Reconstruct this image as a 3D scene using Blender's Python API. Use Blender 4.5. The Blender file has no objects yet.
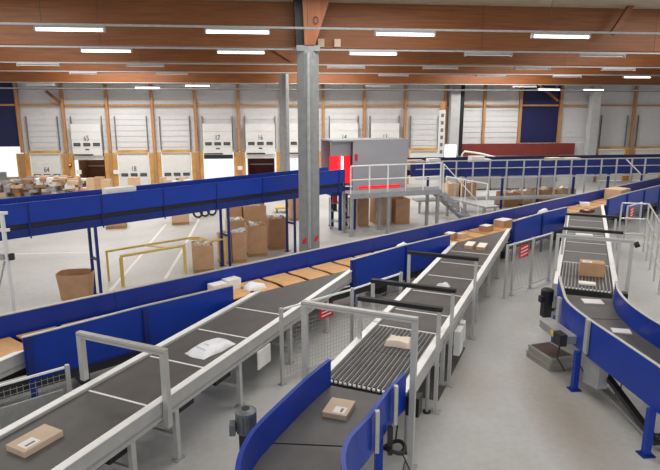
import bpy, bmesh, math, random
from mathutils import Vector, Matrix
random.seed(7)
sc = bpy.context.scene
col = sc.collection

# ------------------------------------------------------------------ camera
F_PX, HOR, CAM_H = 567.0, 110.0, 5.0
PITCH = math.atan((235 - HOR) / F_PX)
YAW = math.radians(6.2)
cd = bpy.data.cameras.new('camera')
cd.sensor_width = 36.0
cd.lens = 36.0 * F_PX / 660.0
cd.clip_end = 500
cam = bpy.data.objects.new('camera', cd)
cam.location = (0, 0, CAM_H)
cam.rotation_euler = (math.pi / 2 - PITCH, 0, -YAW)
col.objects.link(cam)
sc.camera = cam

# ------------------------------------------------------------------ light
sc.view_settings.view_transform = 'Standard'
sc.view_settings.look = 'None'
sc.view_settings.gamma = 1.0
sc.view_settings.use_curve_mapping = False
sc.view_settings.exposure = 0.08
world = bpy.data.worlds.new('overcast_sky')
sc.world = world
world.use_nodes = True
bg = world.node_tree.nodes['Background']
bg.inputs[0].default_value = (0.98, 0.99, 1.0, 1)
bg.inputs[1].default_value = 1.0

def area(name, loc, sx, sy, power, color=(1, 0.98, 0.95)):
    l = bpy.data.lights.new(name, 'AREA')
    l.shape = 'RECTANGLE'
    l.size, l.size_y, l.energy, l.color = sx, sy, power, color
    o = bpy.data.objects.new(name, l)
    o.location = loc
    col.objects.link(o)
    return o
# added area lamps below the closed roof deck, giving downward daylight fill
for yy, pw in ((4.5, 150), (10.5, 210), (16, 230), (22, 230), (28, 310), (34, 640)):
    for xx in (-9, 3, 15):
        area('roof_fill', (xx, yy, 8.22), 5.0, 1.6, pw)

# ------------------------------------------------------------------ helpers
FW = Vector((math.sin(YAW) * math.cos(PITCH), math.cos(YAW) * math.cos(PITCH), -math.sin(PITCH)))
RT = Vector((math.cos(YAW), -math.sin(YAW), 0))
UP = RT.cross(FW)
CAM = Vector((0, 0, CAM_H))
def ray(x, y):
    return FW + RT * ((x - 330) / F_PX) - UP * ((y - 235) / F_PX)
def P(x, y, z=0.0):           # the point seen at a pixel, on a level plane
    d = ray(x, y)
    return CAM + d * ((z - CAM_H) / d.z)
def PY(x, y, Y):              # the point seen at a pixel, on an upright plane facing the hall
    d = ray(x, y)
    return CAM + d * (Y / d.y)

class Frame:
    def __init__(self, ang, origin=(0, 0)):
        a = math.radians(ang)
        self.d = Vector((math.sin(a), math.cos(a), 0))
        self.n = Vector((-math.cos(a), math.sin(a), 0))
        self.o = Vector((origin[0], origin[1], 0))
    def __call__(self, s, n, z=0.0):
        return self.o + self.d * s + self.n * n + Vector((0, 0, z))
    def inv(self, p):
        q = Vector((p[0], p[1], 0)) - self.o
        return q.dot(self.d), q.dot(self.n)
W = Frame(90)                 # s = x, n = y
W.d = Vector((1, 0, 0)); W.n = Vector((0, 1, 0))
B = Frame(30)                 # induction belts
M = Frame(54.5)               # tray sorter

def lin(c):
    return tuple(((v / 255) / 12.92 if v / 255 <= 0.04045 else ((v / 255 + 0.055) / 1.055) ** 2.4) for v in c)
MATS = {}
def mat(name, rgb, rough=0.5, metal=0.0, var=0.0, scale=8.0, bump=0.0, stretch=(1, 1, 1), rgb2=None, emit=0.0, coat=0.0, obj=True):
    if name in MATS: return MATS[name]
    m = bpy.data.materials.new(name)
    m.use_nodes = True
    nt = m.node_tree
    b = nt.nodes['Principled BSDF']
    c = lin(rgb)
    b.inputs['Base Color'].default_value = (*c, 1)
    b.inputs['Roughness'].default_value = rough
    b.inputs['Metallic'].default_value = metal
    if coat: b.inputs['Coat Weight'].default_value = coat
    if emit:
        b.inputs['Emission Color'].default_value = (*c, 1)
        b.inputs['Emission Strength'].default_value = emit
    if var or bump or rgb2:
        tc = nt.nodes.new('ShaderNodeTexCoord')
        mp = nt.nodes.new('ShaderNodeMapping')
        mp.inputs['Scale'].default_value = stretch
        nt.links.new(tc.outputs['Object' if obj else 'Generated'], mp.inputs[0])
        nz = nt.nodes.new('ShaderNodeTexNoise')
        nz.inputs['Scale'].default_value = scale
        nz.inputs['Detail'].default_value = 5
        nt.links.new(mp.outputs[0], nz.inputs['Vector'])
        if var or rgb2:
            rp = nt.nodes.new('ShaderNodeValToRGB')
            rp.color_ramp.elements[0].position = 0.32
            rp.color_ramp.elements[1].position = 0.68
            c2 = lin(rgb2) if rgb2 else tuple(min(1, v * (1 + var)) for v in c)
            c1 = c if rgb2 else tuple(v * (1 - var) for v in c)
            rp.color_ramp.elements[0].color = (*c1, 1)
            rp.color_ramp.elements[1].color = (*c2, 1)
            nt.links.new(nz.outputs['Fac'], rp.inputs[0])
            nt.links.new(rp.outputs[0], b.inputs['Base Color'])
        if bump:
            bp = nt.nodes.new('ShaderNodeBump')
            bp.inputs['Strength'].default_value = bump
            bp.inputs['Distance'].default_value = 0.01
            nt.links.new(nz.outputs['Fac'], bp.inputs['Height'])
            nt.links.new(bp.outputs[0], b.inputs['Normal'])
    MATS[name] = m
    return m

mat('blue', (4, 52, 158), 0.40, 0, 0.10, 2.0)
mat('blue_dark', (8, 38, 116), 0.5, 0, 0.10, 2.0)
mat('navy', (22, 26, 78), 0.6, 0, 0.08, 1.0)
mat('alu', (196, 196, 194), 0.38, 0.35, 0.05, 6.0)
mat('alu_top', (244, 244, 243), 0.45, 0.1, 0.04, 6.0)
mat('steel', (166, 166, 166), 0.4, 0.35, 0.08, 6.0)
mat('galv', (168, 170, 170), 0.45, 0.35, 0.10, 9.0)
mat('belt', (86, 84, 83), 0.48, 0, 0.12, 3.0, 0.05)
mat('strip', (64, 63, 63), 0.55, 0, 0.15, 6.0)
mat('black', (20, 20, 22), 0.5, 0, 0.1, 5.0)
mat('dark_metal', (52, 52, 54), 0.5, 0.3, 0.1, 5.0)
mat('motor_grey', (108, 114, 118), 0.45, 0.2, 0.08, 8.0)
mat('white_paint', (226, 226, 224), 0.5, 0, 0.03, 5.0)
mat('white_bag', (236, 238, 244), 0.42, 0, 0.04, 9.0, 0.25)
mat('pouch_film', (230, 214, 200), 0.4, 0, 0.05, 6.0, 0.2)
mat('bag_print', (196, 206, 224), 0.6)
mat('paper', (238, 236, 232), 0.6)
mat('print_grey', (120, 126, 140), 0.7)
mat('tray_wood', (206, 156, 102), 0.5, 0, 0.0, 5.0, 0.0, (1, 1, 1), (222, 176, 122))
mat('card', (192, 152, 116), 0.8, 0, 0.10, 3.0)
mat('card_light', (208, 176, 142), 0.8, 0, 0.08, 3.0)
mat('card_dark', (170, 130, 96), 0.8, 0, 0.10, 3.0)
mat('card_pale', (206, 184, 162), 0.8, 0, 0.06, 4.0)
mat('glulam', (116, 66, 28), 0.5, 0, 0, 2.2, 0.06, (0.35, 4, 7), (142, 84, 36))
mat('glulam_light', (138, 82, 50), 0.6, 0, 0, 2.2, 0.05, (4, 4, 0.6), (160, 98, 62))
mat('post_wood', (166, 118, 76), 0.6, 0, 0, 3.0, 0.05, (5, 5, 0.5), (192, 144, 100))
mat('post_yellow', (186, 138, 70), 0.55, 0, 0.0, 2.5, 0, (1, 1, 1), (214, 170, 96))
mat('yellow', (226, 192, 104), 0.5, 0, 0.1, 4.0)
mat('red', (206, 34, 48), 0.5, 0, 0.05, 4.0)
mat('red_band', (122, 46, 38), 0.6, 0, 0.08, 2.0)
mat('truck_red', (96, 30, 30), 0.6, 0, 0.15, 3.0, 0, (1, 1, 6))
mat('truck_wood', (132, 84, 52), 0.7, 0, 0.18, 2.0, 0, (1, 1, 5))
mat('cladding', (212, 212, 212), 0.5, 0.0, 0.03, 3.0)
mat('door_white', (226, 226, 223), 0.5, 0, 0.03, 3.0)
mat('window_glass', (92, 98, 100), 0.15, 0, 0.1, 3.0)
mat('gasket', (52, 54, 56), 0.6)
mat('lettering', (52, 54, 58), 0.6)
mat('concrete', (140, 142, 142), 0.75, 0, 0.10, 4.0, 0.1)
mat('concrete_light', (184, 186, 186), 0.7, 0, 0.06, 3.0)
mat('deck', (188, 178, 160), 0.8, 0, 0.08, 3.0)
mat('line_white', (228, 228, 224), 0.6, 0, 0.05, 6.0)
mat('box_grey', (164, 164, 170), 0.5, 0.05, 0.03, 2.0)
mat('mat_dark', (86, 84, 82), 0.8, 0, 0.12, 5.0)
mat('crate_grey', (150, 148, 140), 0.6, 0, 0.15, 8.0)
mat('crate_brown', (84, 66, 56), 0.7, 0, 0.15, 8.0)
mat('pallet_wood', (170, 132, 92), 0.8, 0, 0.15, 5.0)
mat('lamp_body', (170, 170, 172), 0.5)
mat('lamp_tube', (255, 250, 240), 0.5, emit=3.2)
mat('laser_red', (235, 22, 36), 0.5, emit=0.9)
mat('laser_white', (255, 200, 200), 0.5, emit=5.0)
mat('screen', (255, 252, 244), 0.5, emit=1.6)
mat('beacon', (255, 150, 60), 0.4, emit=1.5)
mat('navy_cloth', (34, 44, 92), 0.8)

class MB:
    def __init__(self):
        self.v = []; self.f = []
    def hexa(self, c):
        i = len(self.v); self.v += [Vector(p) for p in c]
        self.f += [(i, i+3, i+2, i+1), (i+4, i+5, i+6, i+7), (i, i+1, i+5, i+4), (i+1, i+2, i+6, i+5), (i+2, i+3, i+7, i+6), (i+3, i, i+4, i+7)]
        return self
    def fbox(self, fr, s0, s1, n0, n1, z0, z1):
        return self.hexa([fr(s0, n0, z0), fr(s1, n0, z0), fr(s1, n1, z0), fr(s0, n1, z0), fr(s0, n0, z1), fr(s1, n0, z1), fr(s1, n1, z1), fr(s0, n1, z1)])
    def bar(self, a, b, w, h, up=(0, 0, 1)):
        a, b = Vector(a), Vector(b); d = (b - a).normalized(); u = Vector(up)
        if abs(d.dot(u)) > 0.99: u = Vector((0, 1, 0)) if abs(d.y) < 0.9 else Vector((1, 0, 0))
        x = d.cross(u).normalized() * (w / 2); y = x.cross(d).normalized() * (h / 2)
        return self.hexa([a-x-y, a+x-y, b+x-y, b-x-y, a-x+y, a+x+y, b+x+y, b-x+y])
    def tube(self, pts, r, seg=8, cap=True):
        pts = [Vector(p) for p in pts]; rings = []
        rr = r if isinstance(r, (list, tuple)) else [r] * len(pts)
        prev = None
        for k, p in enumerate(pts):
            d = ((pts[min(k+1, len(pts)-1)] - pts[max(k-1, 0)])).normalized()
            if prev is None:
                u = Vector((0, 0, 1)) if abs(d.z) < 0.9 else Vector((1, 0, 0))
                x = d.cross(u).normalized()
            else:
                x = (prev - d * prev.dot(d)).normalized()
            prev = x; y = d.cross(x).normalized()
            i = len(self.v)
            self.v += [p + (x * math.cos(t) + y * math.sin(t)) * rr[k] for t in [2*math.pi*j/seg for j in range(seg)]]
            rings.append(i)
        for a, b in zip(rings, rings[1:]):
            for j in range(seg):
                self.f.append((a+j, a+(j+1) % seg, b+(j+1) % seg, b+j))
        if cap:
            self.f.append(tuple(rings[0]+j for j in reversed(range(seg))))
            self.f.append(tuple(rings[-1]+j for j in range(seg)))
        return self
    def prism(self, poly, z0, z1):
        n = len(poly); i = len(self.v)
        self.v += [Vector((p[0], p[1], z0)) for p in poly] + [Vector((p[0], p[1], z1)) for p in poly]
        self.f.append(tuple(i+k for k in reversed(range(n)))); self.f.append(tuple(i+n+k for k in range(n)))
        for k in range(n):
            self.f.append((i+k, i+(k+1) % n, i+n+(k+1) % n, i+n+k))
        return self
    def quad_strip(self, A, Bs):
        i = len(self.v); n = len(A)
        self.v += [Vector(p) for p in A] + [Vector(p) for p in Bs]
        for k in range(n-1): self.f.append((i+k, i+k+1, i+n+k+1, i+n+k))
        return self
    def ribbon(self, path, t, z0, z1):
        """an upright wall of thickness t along a plan path; z0, z1 numbers or lists"""
        n = len(path); z0 = z0 if isinstance(z0, list) else [z0]*n; z1 = z1 if isinstance(z1, list) else [z1]*n
        p = [Vector((q[0], q[1], 0)) for q in path]; L = []; R = []
        for k in range(n):
            d = (p[min(k+1, n-1)] - p[max(k-1, 0)]).normalized(); nn = Vector((-d.y, d.x, 0)) * (t/2)
            L.append(p[k]+nn); R.append(p[k]-nn)
        zz = lambda q, z: Vector((q.x, q.y, z))
        for k in range(n-1):
            self.hexa([zz(L[k], z0[k]), zz(R[k], z0[k]), zz(R[k+1], z0[k+1]), zz(L[k+1], z0[k+1]), zz(L[k], z1[k]), zz(R[k], z1[k]), zz(R[k+1], z1[k+1]), zz(L[k+1], z1[k+1])])
        return self
    def build(self, name, m, parent=None, smooth=False, merge=False):
        lo = Vector([min(v[i] for v in self.v) for i in range(3)]); hi = Vector([max(v[i] for v in self.v) for i in range(3)])
        og = Vector(((lo.x+hi.x)/2, (lo.y+hi.y)/2, lo.z))
        me = bpy.data.meshes.new(name)
        me.from_pydata([v - og for v in self.v], [], self.f)
        bm = bmesh.new(); bm.from_mesh(me)
        if merge: bmesh.ops.remove_doubles(bm, verts=bm.verts, dist=1e-4)
        bmesh.ops.recalc_face_normals(bm, faces=bm.faces)
        bm.to_mesh(me); bm.free()
        if smooth:
            for p_ in me.polygons: p_.use_smooth = True
            try: me.set_sharp_from_angle(angle=math.radians(40))
            except Exception: pass
        me.materials.append(MATS[m])
        o = bpy.data.objects.new(name, me)
        col.objects.link(o)
        o.parent = parent
        WO[o.name] = og
        o.location = og - (WO[parent.name] if parent else Vector((0, 0, 0)))
        return o
WO = {}
def thing(name, label, cat, loc, group=None):
    o = bpy.data.objects.new(name, None); col.objects.link(o)
    o.empty_display_size = 0.2
    o.location = loc; WO[o.name] = Vector(loc)
    return tag(o, label, cat, group)
def tag(o, label, cat=None, group=None, kind=None):
    if label: o['label'] = label
    if cat: o['category'] = cat
    if group: o['group'] = group
    if kind: o['kind'] = kind
    return o
def struct(o, label, cat='structure'):
    o['kind'] = 'structure'; o['label'] = label; o['category'] = cat
    return o
def text(body, name, m, parent, loc, size, rot=(math.pi/2, 0, 0), squash=1.0):
    c = bpy.data.curves.new(name, 'FONT'); c.body = body; c.size = size; c.align_x = 'CENTER'; c.extrude = 0.004
    t = bpy.data.objects.new(name + '_curve', c)
    me = bpy.data.meshes.new_from_object(t)
    bpy.data.objects.remove(t)
    me.materials.clear(); me.materials.append(MATS[m])
    o = bpy.data.objects.new(name, me); col.objects.link(o)
    o.rotation_euler = rot; o.scale = (squash, 1, 1)
    o.parent = parent; WO[o.name] = Vector(loc)
    o.location = Vector(loc) - (WO[parent.name] if parent else Vector())
    return o

# ================================================================== SETTING
WY = 38.6                     # face of the dock wall
ROOF = 8.3
# floor : grey sealed concrete with wear
fm = bpy.data.materials.new('floor_concrete'); fm.use_nodes = True; MATS['floor_concrete'] = fm
nt = fm.node_tree; pb = nt.nodes['Principled BSDF']
tc = nt.nodes.new('ShaderNodeTexCoord')
n1 = nt.nodes.new('ShaderNodeTexNoise'); n1.inputs['Scale'].default_value = 0.35; n1.inputs['Detail'].default_value = 6
n2 = nt.nodes.new('ShaderNodeTexNoise'); n2.inputs['Scale'].default_value = 9; n2.inputs['Detail'].default_value = 4
mx = nt.nodes.new('ShaderNodeMath'); mx.operation = 'MULTIPLY_ADD'; mx.inputs[1].default_value = 0.35
nt.links.new(tc.outputs['Object'], n1.inputs['Vector']); nt.links.new(tc.outputs['Object'], n2.inputs['Vector'])
nt.links.new(n2.outputs['Fac'], mx.inputs[0]); nt.links.new(n1.outputs['Fac'], mx.inputs[2])
rp = nt.nodes.new('ShaderNodeValToRGB')
rp.color_ramp.elements[0].position = 0.45; rp.color_ramp.elements[0].color = (*lin((172, 171, 168)), 1)
rp.color_ramp.elements[1].position = 0.85; rp.color_ramp.elements[1].color = (*lin((198, 198, 197)), 1)
nt.links.new(mx.outputs[0], rp.inputs[0])
# brown drag stain along the right-hand walkway and a sandy patch
def blob(loc, scale, strength):
    mp_ = nt.nodes.new('ShaderNodeMapping'); mp_.vector_type = 'TEXTURE'
    mp_.inputs['Location'].default_value = loc; mp_.inputs['Scale'].default_value = scale; mp_.inputs['Rotation'].default_value = (0, 0, math.radians(-12))
    gd = nt.nodes.new('ShaderNodeTexGradient'); gd.gradient_type = 'SPHERICAL'
    nt.links.new(tc.outputs['Object'], mp_.inputs[0]); nt.links.new(mp_.outputs[0], gd.inputs[0])
    m1 = nt.nodes.new('ShaderNodeMath'); m1.operation = 'MULTIPLY'; m1.inputs[1].default_value = strength
    m2 = nt.nodes.new('ShaderNodeMath'); m2.operation = 'MULTIPLY'
    nt.links.new(gd.outputs['Fac'], m1.inputs[0]); nt.links.new(m1.outputs[0], m2.inputs[0]); nt.links.new(n1.outputs['Fac'], m2.inputs[1])
    return m2.outputs[0]
prev = rp.outputs[0]
FO = (7.5, 16.3, 0)
for loc, scl, stg, c_ in (((4.95, 8.2), (.8, 3.0, 1), 1.4, (136, 118, 90)), ((8.4, 12.3), (.9, 1.5, 1), 1.6, (204, 180, 150)), ((3.6, 9.6), (.8, 1.4, 1), .8, (150, 136, 112))):
    fac = blob((loc[0]-FO[0], loc[1]-FO[1], .3), scl, stg)
    mc = nt.nodes.new('ShaderNodeMix'); mc.data_type = 'RGBA'
    nt.links.new(fac, mc.inputs['Factor']); nt.links.new(prev, mc.inputs['A']); mc.inputs['B'].default_value = (*lin(c_), 1)
    prev = mc.outputs['Result']
nt.links.new(prev, pb.inputs['Base Color'])
pb.inputs['Roughness'].default_value = 0.42
fl = MB().fbox(W, -30, 45, -6, WY, -0.3, 0).build('floor', 'floor_concrete')
struct(fl, 'grey sealed concrete floor of the sorting hall', 'floor')
ce = MB().fbox(W, -30, 45, -6, WY + 0.3, ROOF, ROOF + 0.25).build('ceiling', 'deck')
struct(ce, 'pale roof deck above the wooden beams', 'ceiling')

# dock wall
wb = thing('wall_back', None, None, (0, WY, 0)); struct(wb, 'dock wall with pale cladding and wooden posts', 'wall')
PXS = [-30, 18, 63, 107, 152, 195, 238, 281, 323, 364, 405, 445, 484, 520, 560, 597, 634, 672, 710]
XS = [PY(x, 106, WY).x for x in PXS]
YB = 2.33                     # height of the yellow cross beam
Zw = lambda y: PY(100, y, WY).z
ZR = Zw(105)                  # height of the upper rail
def slats(x0, x1, z0, z1, name='cladding_panel'):
    mb = MB(); n = max(1, round((z1 - z0) / 0.36)); h = (z1 - z0) / n
    for k in range(n):
        mb.hexa([(x0, WY, z0+k*h), (x1, WY, z0+k*h), (x1, WY+0.1, z0+k*h), (x0, WY+0.1, z0+k*h), (x0, WY+0.035, z0+(k+1)*h), (x1, WY+0.035, z0+(k+1)*h), (x1, WY+0.1, z0+(k+1)*h), (x0, WY+0.1, z0+(k+1)*h)])
    return mb.build(name, 'cladding', wb)
kinds = ['open', 'closed', 'up', 'closed', 'closed', 'up', 'up', 'hid', 'up', 'up', 'closed', 'wall', 'wall', 'navy', 'plain', 'closed', 'closed', 'closed']
numbers = {1: '64', 2: '65', 3: '18', 5: '17', 6: '16', 8: '14', 9: '13'}
dn = 0
for i, k in enumerate(kinds):
    x0, x1 = XS[i], XS[i+1]
    pw = 0.2
    # post
    m = 'post_wood'
    MB().fbox(W, x0 - 0.09, x0 + 0.09, WY - 0.2, WY - 0.01, YB if k in ('up', 'closed', 'hid') else 0, ROOF - 0.02).build('wall_post', m, wb)
    if k in ('up', 'closed', 'hid'):
        MB().fbox(W, x0 - 0.38, x0 + 0.38, WY - 0.2, WY - 0.01, 0, YB - 0.06).build('door_jamb', 'post_yellow', wb)
        MB().fbox(W, x0 - 0.13, x0 + 0.13, WY - 0.28, WY - 0.201, 0, YB - 0.06).build('jamb_post', 'post_wood', wb)
        MB().fbox(W, x0 + 0.43, x1 - 0.43, WY - 0.24, WY - 0.01, YB - 0.06, YB + 0.11).build('cross_beam', 'post_yellow', wb)
    MB().fbox(W, x0 + 0.14, x1 - 0.14, WY - 0.17, WY - 0.01, ZR - 0.06, ZR + 0.06).build('wall_rail', 'post_wood', wb)
    a, b = x0 + 0.02, x1 - 0.02
    if k in ('up', 'closed', 'hid'):
        slats(a, b, YB - 0.06, ROOF)
        da, db = x0 + 0.44, x1 - 0.44
        for xx in (da - 0.03, db + 0.03):
            MB().fbox(W, xx - 0.025, xx + 0.025, WY - 0.1, WY - 0.02, YB + 0.12, 4.62).build('door_track', 'motor_grey', wb)
        dn += 1
        up = k in ('up', 'hid')
        zb = 2.12 if up else 0.02
        zt = zb + 2.02 if up else YB - 0.08
        y0, y1 = (WY - 0.36, WY - 0.27) if up else (WY - 0.12, WY - 0.05)
        st = {'up': 'raised', 'hid': 'raised', 'closed': 'closed'}[k]
        num = numbers.get(i)
        lab = f'white {st} dock door' + (f' numbered {num}' if num else {4: ' between doors 18 and 17', 7: ' behind the grey column', 10: ' beside the tall white banner'}.get(i, ' at the far right of the dock wall')) 
        if i == 16: lab = 'white closed dock door two bays beyond the navy wall panel'
        if i == 15: lab = 'white closed dock door next to the pale wall column'
        if i == 17: lab = 'white closed dock door in the last bay of the wall'
        dt = thing(f'door_{dn}', None, None, ((da+db)/2, y0, zb)); struct(dt, lab, 'dock door')
        nsec = 4
        for q in range(nsec):
            za = zb + (zt - zb) * q / nsec; zc = zb + (zt - zb) * (q + 1) / nsec
            MB().fbox(W, da, db, y0, y1, za + 0.006, zc - 0.006).build('door_section', 'door_white', dt)
        zwn = zb + 0.72 if up else zb + 0.82
        if i not in (15, 16, 17):
            for q in (-1, 0, 1):
                wx = (da + db) / 2 + q * 0.6
                fr = MB().fbox(W, wx - 0.21, wx + 0.21, y0 - 0.03, y0 - 0.002, zwn - 0.10, zwn + 0.10).build('door_window', 'gasket', dt)
                MB().fbox(W, wx - 0.15, wx + 0.15, y0 - 0.036, y0 - 0.0305, zwn - 0.05, zwn + 0.05).build('pane', 'window_glass' if i != 1 else 'paper', fr)
        if num:
            text(num, 'door_number', 'lettering', dt, ((da+db)/2, y0 - 0.012, zwn + 0.24), 0.46, squash=0.75)
        MB().fbox(W, (da+db)/2 - 0.12, (da+db)/2 + 0.12, y0 - 0.012, y0 - 0.002, zwn - 0.36, zwn - 0.28).build('door_plate', 'lettering', dt)
        if up:
            MB().fbox(W, da + 0.05, da + 1.25, y0 - 0.05, y0 - 0.002, zb + 0.02, zb + 0.1).build('door_handle', 'black', dt)
            MB().fbox(W, da, db, WY - 0.2, WY - 0.1, zb - 0.28, zb - 0.02).build('lintel_flap', 'gasket' if i == 5 else 'door_white', wb)
    elif k in ('wall', 'plain'):
        slats(a, b, 2.75 if k == 'wall' else 2.75, ROOF)
        MB().fbox(W, a, b, WY - 0.02, WY + 0.1, 0, 2.74).build('lower_panel', 'cladding', wb)
    elif k == 'navy':
        MB().fbox(W, a, b, WY - 0.02, WY + 0.1, 0, 2.74).build('lower_panel', 'cladding', wb)
        MB().fbox(W, a, b, WY - 0.04, WY + 0.1, 2.75, ROOF).build('navy_panel', 'navy', wb)
    elif k == 'open':
        MB().fbox(W, a - 12, b, WY - 0.04, WY + 0.1, Zw(146), ROOF).build('navy_panel', 'navy', wb)
        MB().fbox(W, a - 12, b - 1.2, WY - 0.04, WY + 0.1, 0, Zw(171)).build('lower_panel', 'concrete', wb)
        MB().fbox(W, b - 1.5, b - 0.02, WY - 0.06, WY + 0.1, 0.0, Zw(176)).build('lower_panel', 'crate_grey', wb)
# red band above the far right conveyor
MB().fbox(W, XS[11] + 0.75, XS[14] + 1.2, WY - 0.3, WY - 0.24, 1.9, 2.72).build('red_board', 'red_band', wb)
MB().fbox(W, XS[15] - 0.6, XS[15] + 0.2, WY - 0.34, WY - 0.29, 1.7, 2.0).build('red_board', 'red_band', wb)
# wall columns beside the banner and in the right bay
struct(MB().fbox(W, PY(447, 120, WY).x, PY(456, 120, WY).x, WY - 0.75, WY - 0.3, 0, ROOF - 0.02).build('trim_1', 'concrete_light'), 'light grey wall column beside the white banner', 'column')
struct(MB().fbox(W, PY(457, 120, WY).x, PY(460.5, 120, WY).x, WY - 0.6, WY - 0.3, 0, ROOF - 0.02).build('trim_2', 'black'), 'black downpipe beside the light grey wall column', 'pipe')
struct(MB().fbox(W, PY(584, 120, WY).x, PY(592, 120, WY).x, WY - 0.9, WY - 0.4, 0, ROOF - 0.02).build('trim_3', 'concrete_light'), 'pale wall column right of the navy wall panel', 'column')

# trucks docked behind two open doors, seen through the openings
def truck(i, m, label):
    a, b = XS[i] + 0.5, XS[i+1] - 0.5
    t = thing('truck_body', label, 'truck', ((a+b)/2, WY + 0.4, 0.0))
    y0, y1 = WY + 0.35, WY + 2.2
    MB().fbox(W, a, b, y0, y1, 0.0, 0.06).build('truck_floor', m, t)
    MB().fbox(W, a, b, y1, y1 + 0.08, 0.06, 2.3).build('front_wall', m, t)
    for s in (a, b - 0.06): MB().fbox(W, s, s + 0.06, y0, y1, 0.06, 2.3).build('side_wall', m, t)
    for q in (0, .9, 1.8): MB().fbox(W, a, b, y0 + q*.98, y0 + q*.98 + .05, 2.3, 2.36).build('roof_bow', m, t)
    MB().fbox(W, a + 0.07, b - 0.07, y1 - 0.1, y1 - 0.02, 1.2, 1.28).build('lashing_rail', 'steel', t)
    return t
truck(2, 'truck_wood', 'wood-lined trailer body docked at door 65')
truck(6, 'truck_red', 'dark red trailer body docked at door 16')

# glulam roof beams
BEAMY = (19.0, 25.0, 31.0, 37.0)
for k, yy in enumerate(BEAMY):
    o = MB().fbox(W, -30, 45, yy - 0.12, yy + 0.12, (6.94, 6.94, 6.86, 6.62)[k], ROOF - 0.01).build('roof_beam', 'glulam')
    tag(o, ['deep brown laminated roof beam above the big grey column', 'brown laminated roof beam second from the big grey column', 'brown laminated roof beam third from the big grey column', 'brown laminated roof beam closest to the dock wall'][k], 'beam', 'laminated roof beams')
# column and wooden haunch
cx, cy = P(309, 258, 0).x, 18.3
cx = PY(309, 200, cy).x
ct = thing('concrete_column', 'big grey concrete column in front of the elevated blue conveyor', 'column', (cx, cy, 0))
def octo(cx, cy, r, q=0.36):
    return [(cx + sx * r * a, cy + sy * r * b) for sx, sy, a, b in ((1, -1, q, 1), (1, -1, 1, q), (1, 1, 1, q), (1, 1, q, 1), (-1, 1, q, 1), (-1, 1, 1, q), (-1, -1, 1, q), (-1, -1, q, 1))]
MB().prism(octo(cx, cy, 0.33), 0, 6.75).build('shaft', 'concrete', ct)
MB().prism([(cx - 0.36, cy - 0.3), (cx + 0.36, cy - 0.3), (cx + 0.36, cy + 0.3), (cx - 0.36, cy + 0.3)], 6.752, 6.92).build('column_head', 'concrete', ct)
MB().prism(octo(cx - 0.02, cy - 0.36, 0.05), 0.6, 6.7).build('conduit', 'galv', ct)
for dx, zz in ((-0.2, 0.82), (0.2, 0.9)):
    MB().hexa([(cx+dx-.07, cy-.345, zz-.1), (cx+dx+.05, cy-.345, zz-.05), (cx+dx+.05, cy-.335, zz-.05), (cx+dx-.07, cy-.335, zz-.1), (cx+dx-.05, cy-.345, zz+.05), (cx+dx+.09, cy-.345, zz+.14), (cx+dx+.09, cy-.335, zz+.14), (cx+dx-.05, cy-.335, zz+.05)]).build('red_mark', 'red', ct)
ht = thing('beam_haunch', 'tapered brown wooden haunch on top of the big grey column', 'beam', (cx, cy, 6.92))
MB().hexa([(cx-.12, cy-.34, 6.925), (cx+.2, cy-.34, 6.925), (cx+.2, cy+.3, 6.925), (cx-.12, cy+.3, 6.925), (cx-.18, cy-.42, ROOF-.02), (cx+.66, cy-.42, ROOF-.02), (cx+.66, cy+.3, ROOF-.02), (cx-.18, cy+.3, ROOF-.02)]).build('tapered_block', 'glulam_light', ht)
MB().hexa([(cx-.36, cy-.1, 6.925), (cx-.13, cy-.1, 6.925), (cx-.13, cy+.3, 6.925), (cx-.36, cy+.3, 6.925), (cx-.42, cy-.1, ROOF-.02), (cx-.19, cy-.1, ROOF-.02), (cx-.19, cy+.3, ROOF-.02), (cx-.42, cy+.3, ROOF-.02)]).build('dark_cheek', 'black', ht)  # black piece filling the gap left of the tapered block
ring = [(cx + 0.22 + 0.07*math.cos(t), cy - 0.44, 7.62 + 0.1*math.sin(t)) for t in [math.pi*2*k/14 for k in range(15)]]
MB().tube(ring, 0.012, 6).build('hook_ring', 'dark_metal', ht)
for dx in (0.46, 0.98):
    p = Vector((cx + dx, 18.755, 7.06))
    tag(MB().fbox(W, p.x - 0.1, p.x + 0.1, p.y, p.y + 0.12, p.z - 0.1, p.z + 0.14).build('junction_box', 'card_pale'), 'small beige junction box on the beam by the column head', 'junction box', 'junction boxes by the column head')
# second column by the wall
c2 = PY(284.5, 120, 33.6)
o = thing('steel_column', 'slim dark grey column standing close to the dock wall', 'column', (c2.x, c2.y, 0))
MB().prism(octo(c2.x, c2.y, 0.27), 0, 7.3).build('shaft', 'concrete', o)
MB().prism([(c2.x - .3, c2.y - .3), (c2.x + .3, c2.y - .3), (c2.x + .3, c2.y + .3), (c2.x - .3, c2.y + .3)], 7.302, 7.5).build('column_head', 'dark_metal', o)
MB().fbox(W, c2.x - .2, c2.x + .2, c2.y - 2.4, c2.y + 3.1, 7.502, ROOF - 0.02).build('girder', 'glulam', o)
# diagonal wooden braces
def brace(p, q, label):
    tag(MB().bar(p, q, 0.14, 0.16).build('wooden_brace', 'glulam'), label, 'brace')
brace(PY(612, 34, 18.4), PY(640, -8, 18.4), 'slanted brown timber brace above the right-hand lamps')
brace(PY(46, 91, 38.2), PY(60, 103, 38.2), 'short slanted timber brace at the wall post left of door 65')
brace(PY(535, 82, 38.2), PY(558, 101, 38.2), 'short slanted timber brace in front of the navy wall panel')
brace(PY(268, 45, 24.8), PY(292, 60, 24.8), 'thin slanted timber brace left of the big column head')

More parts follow.
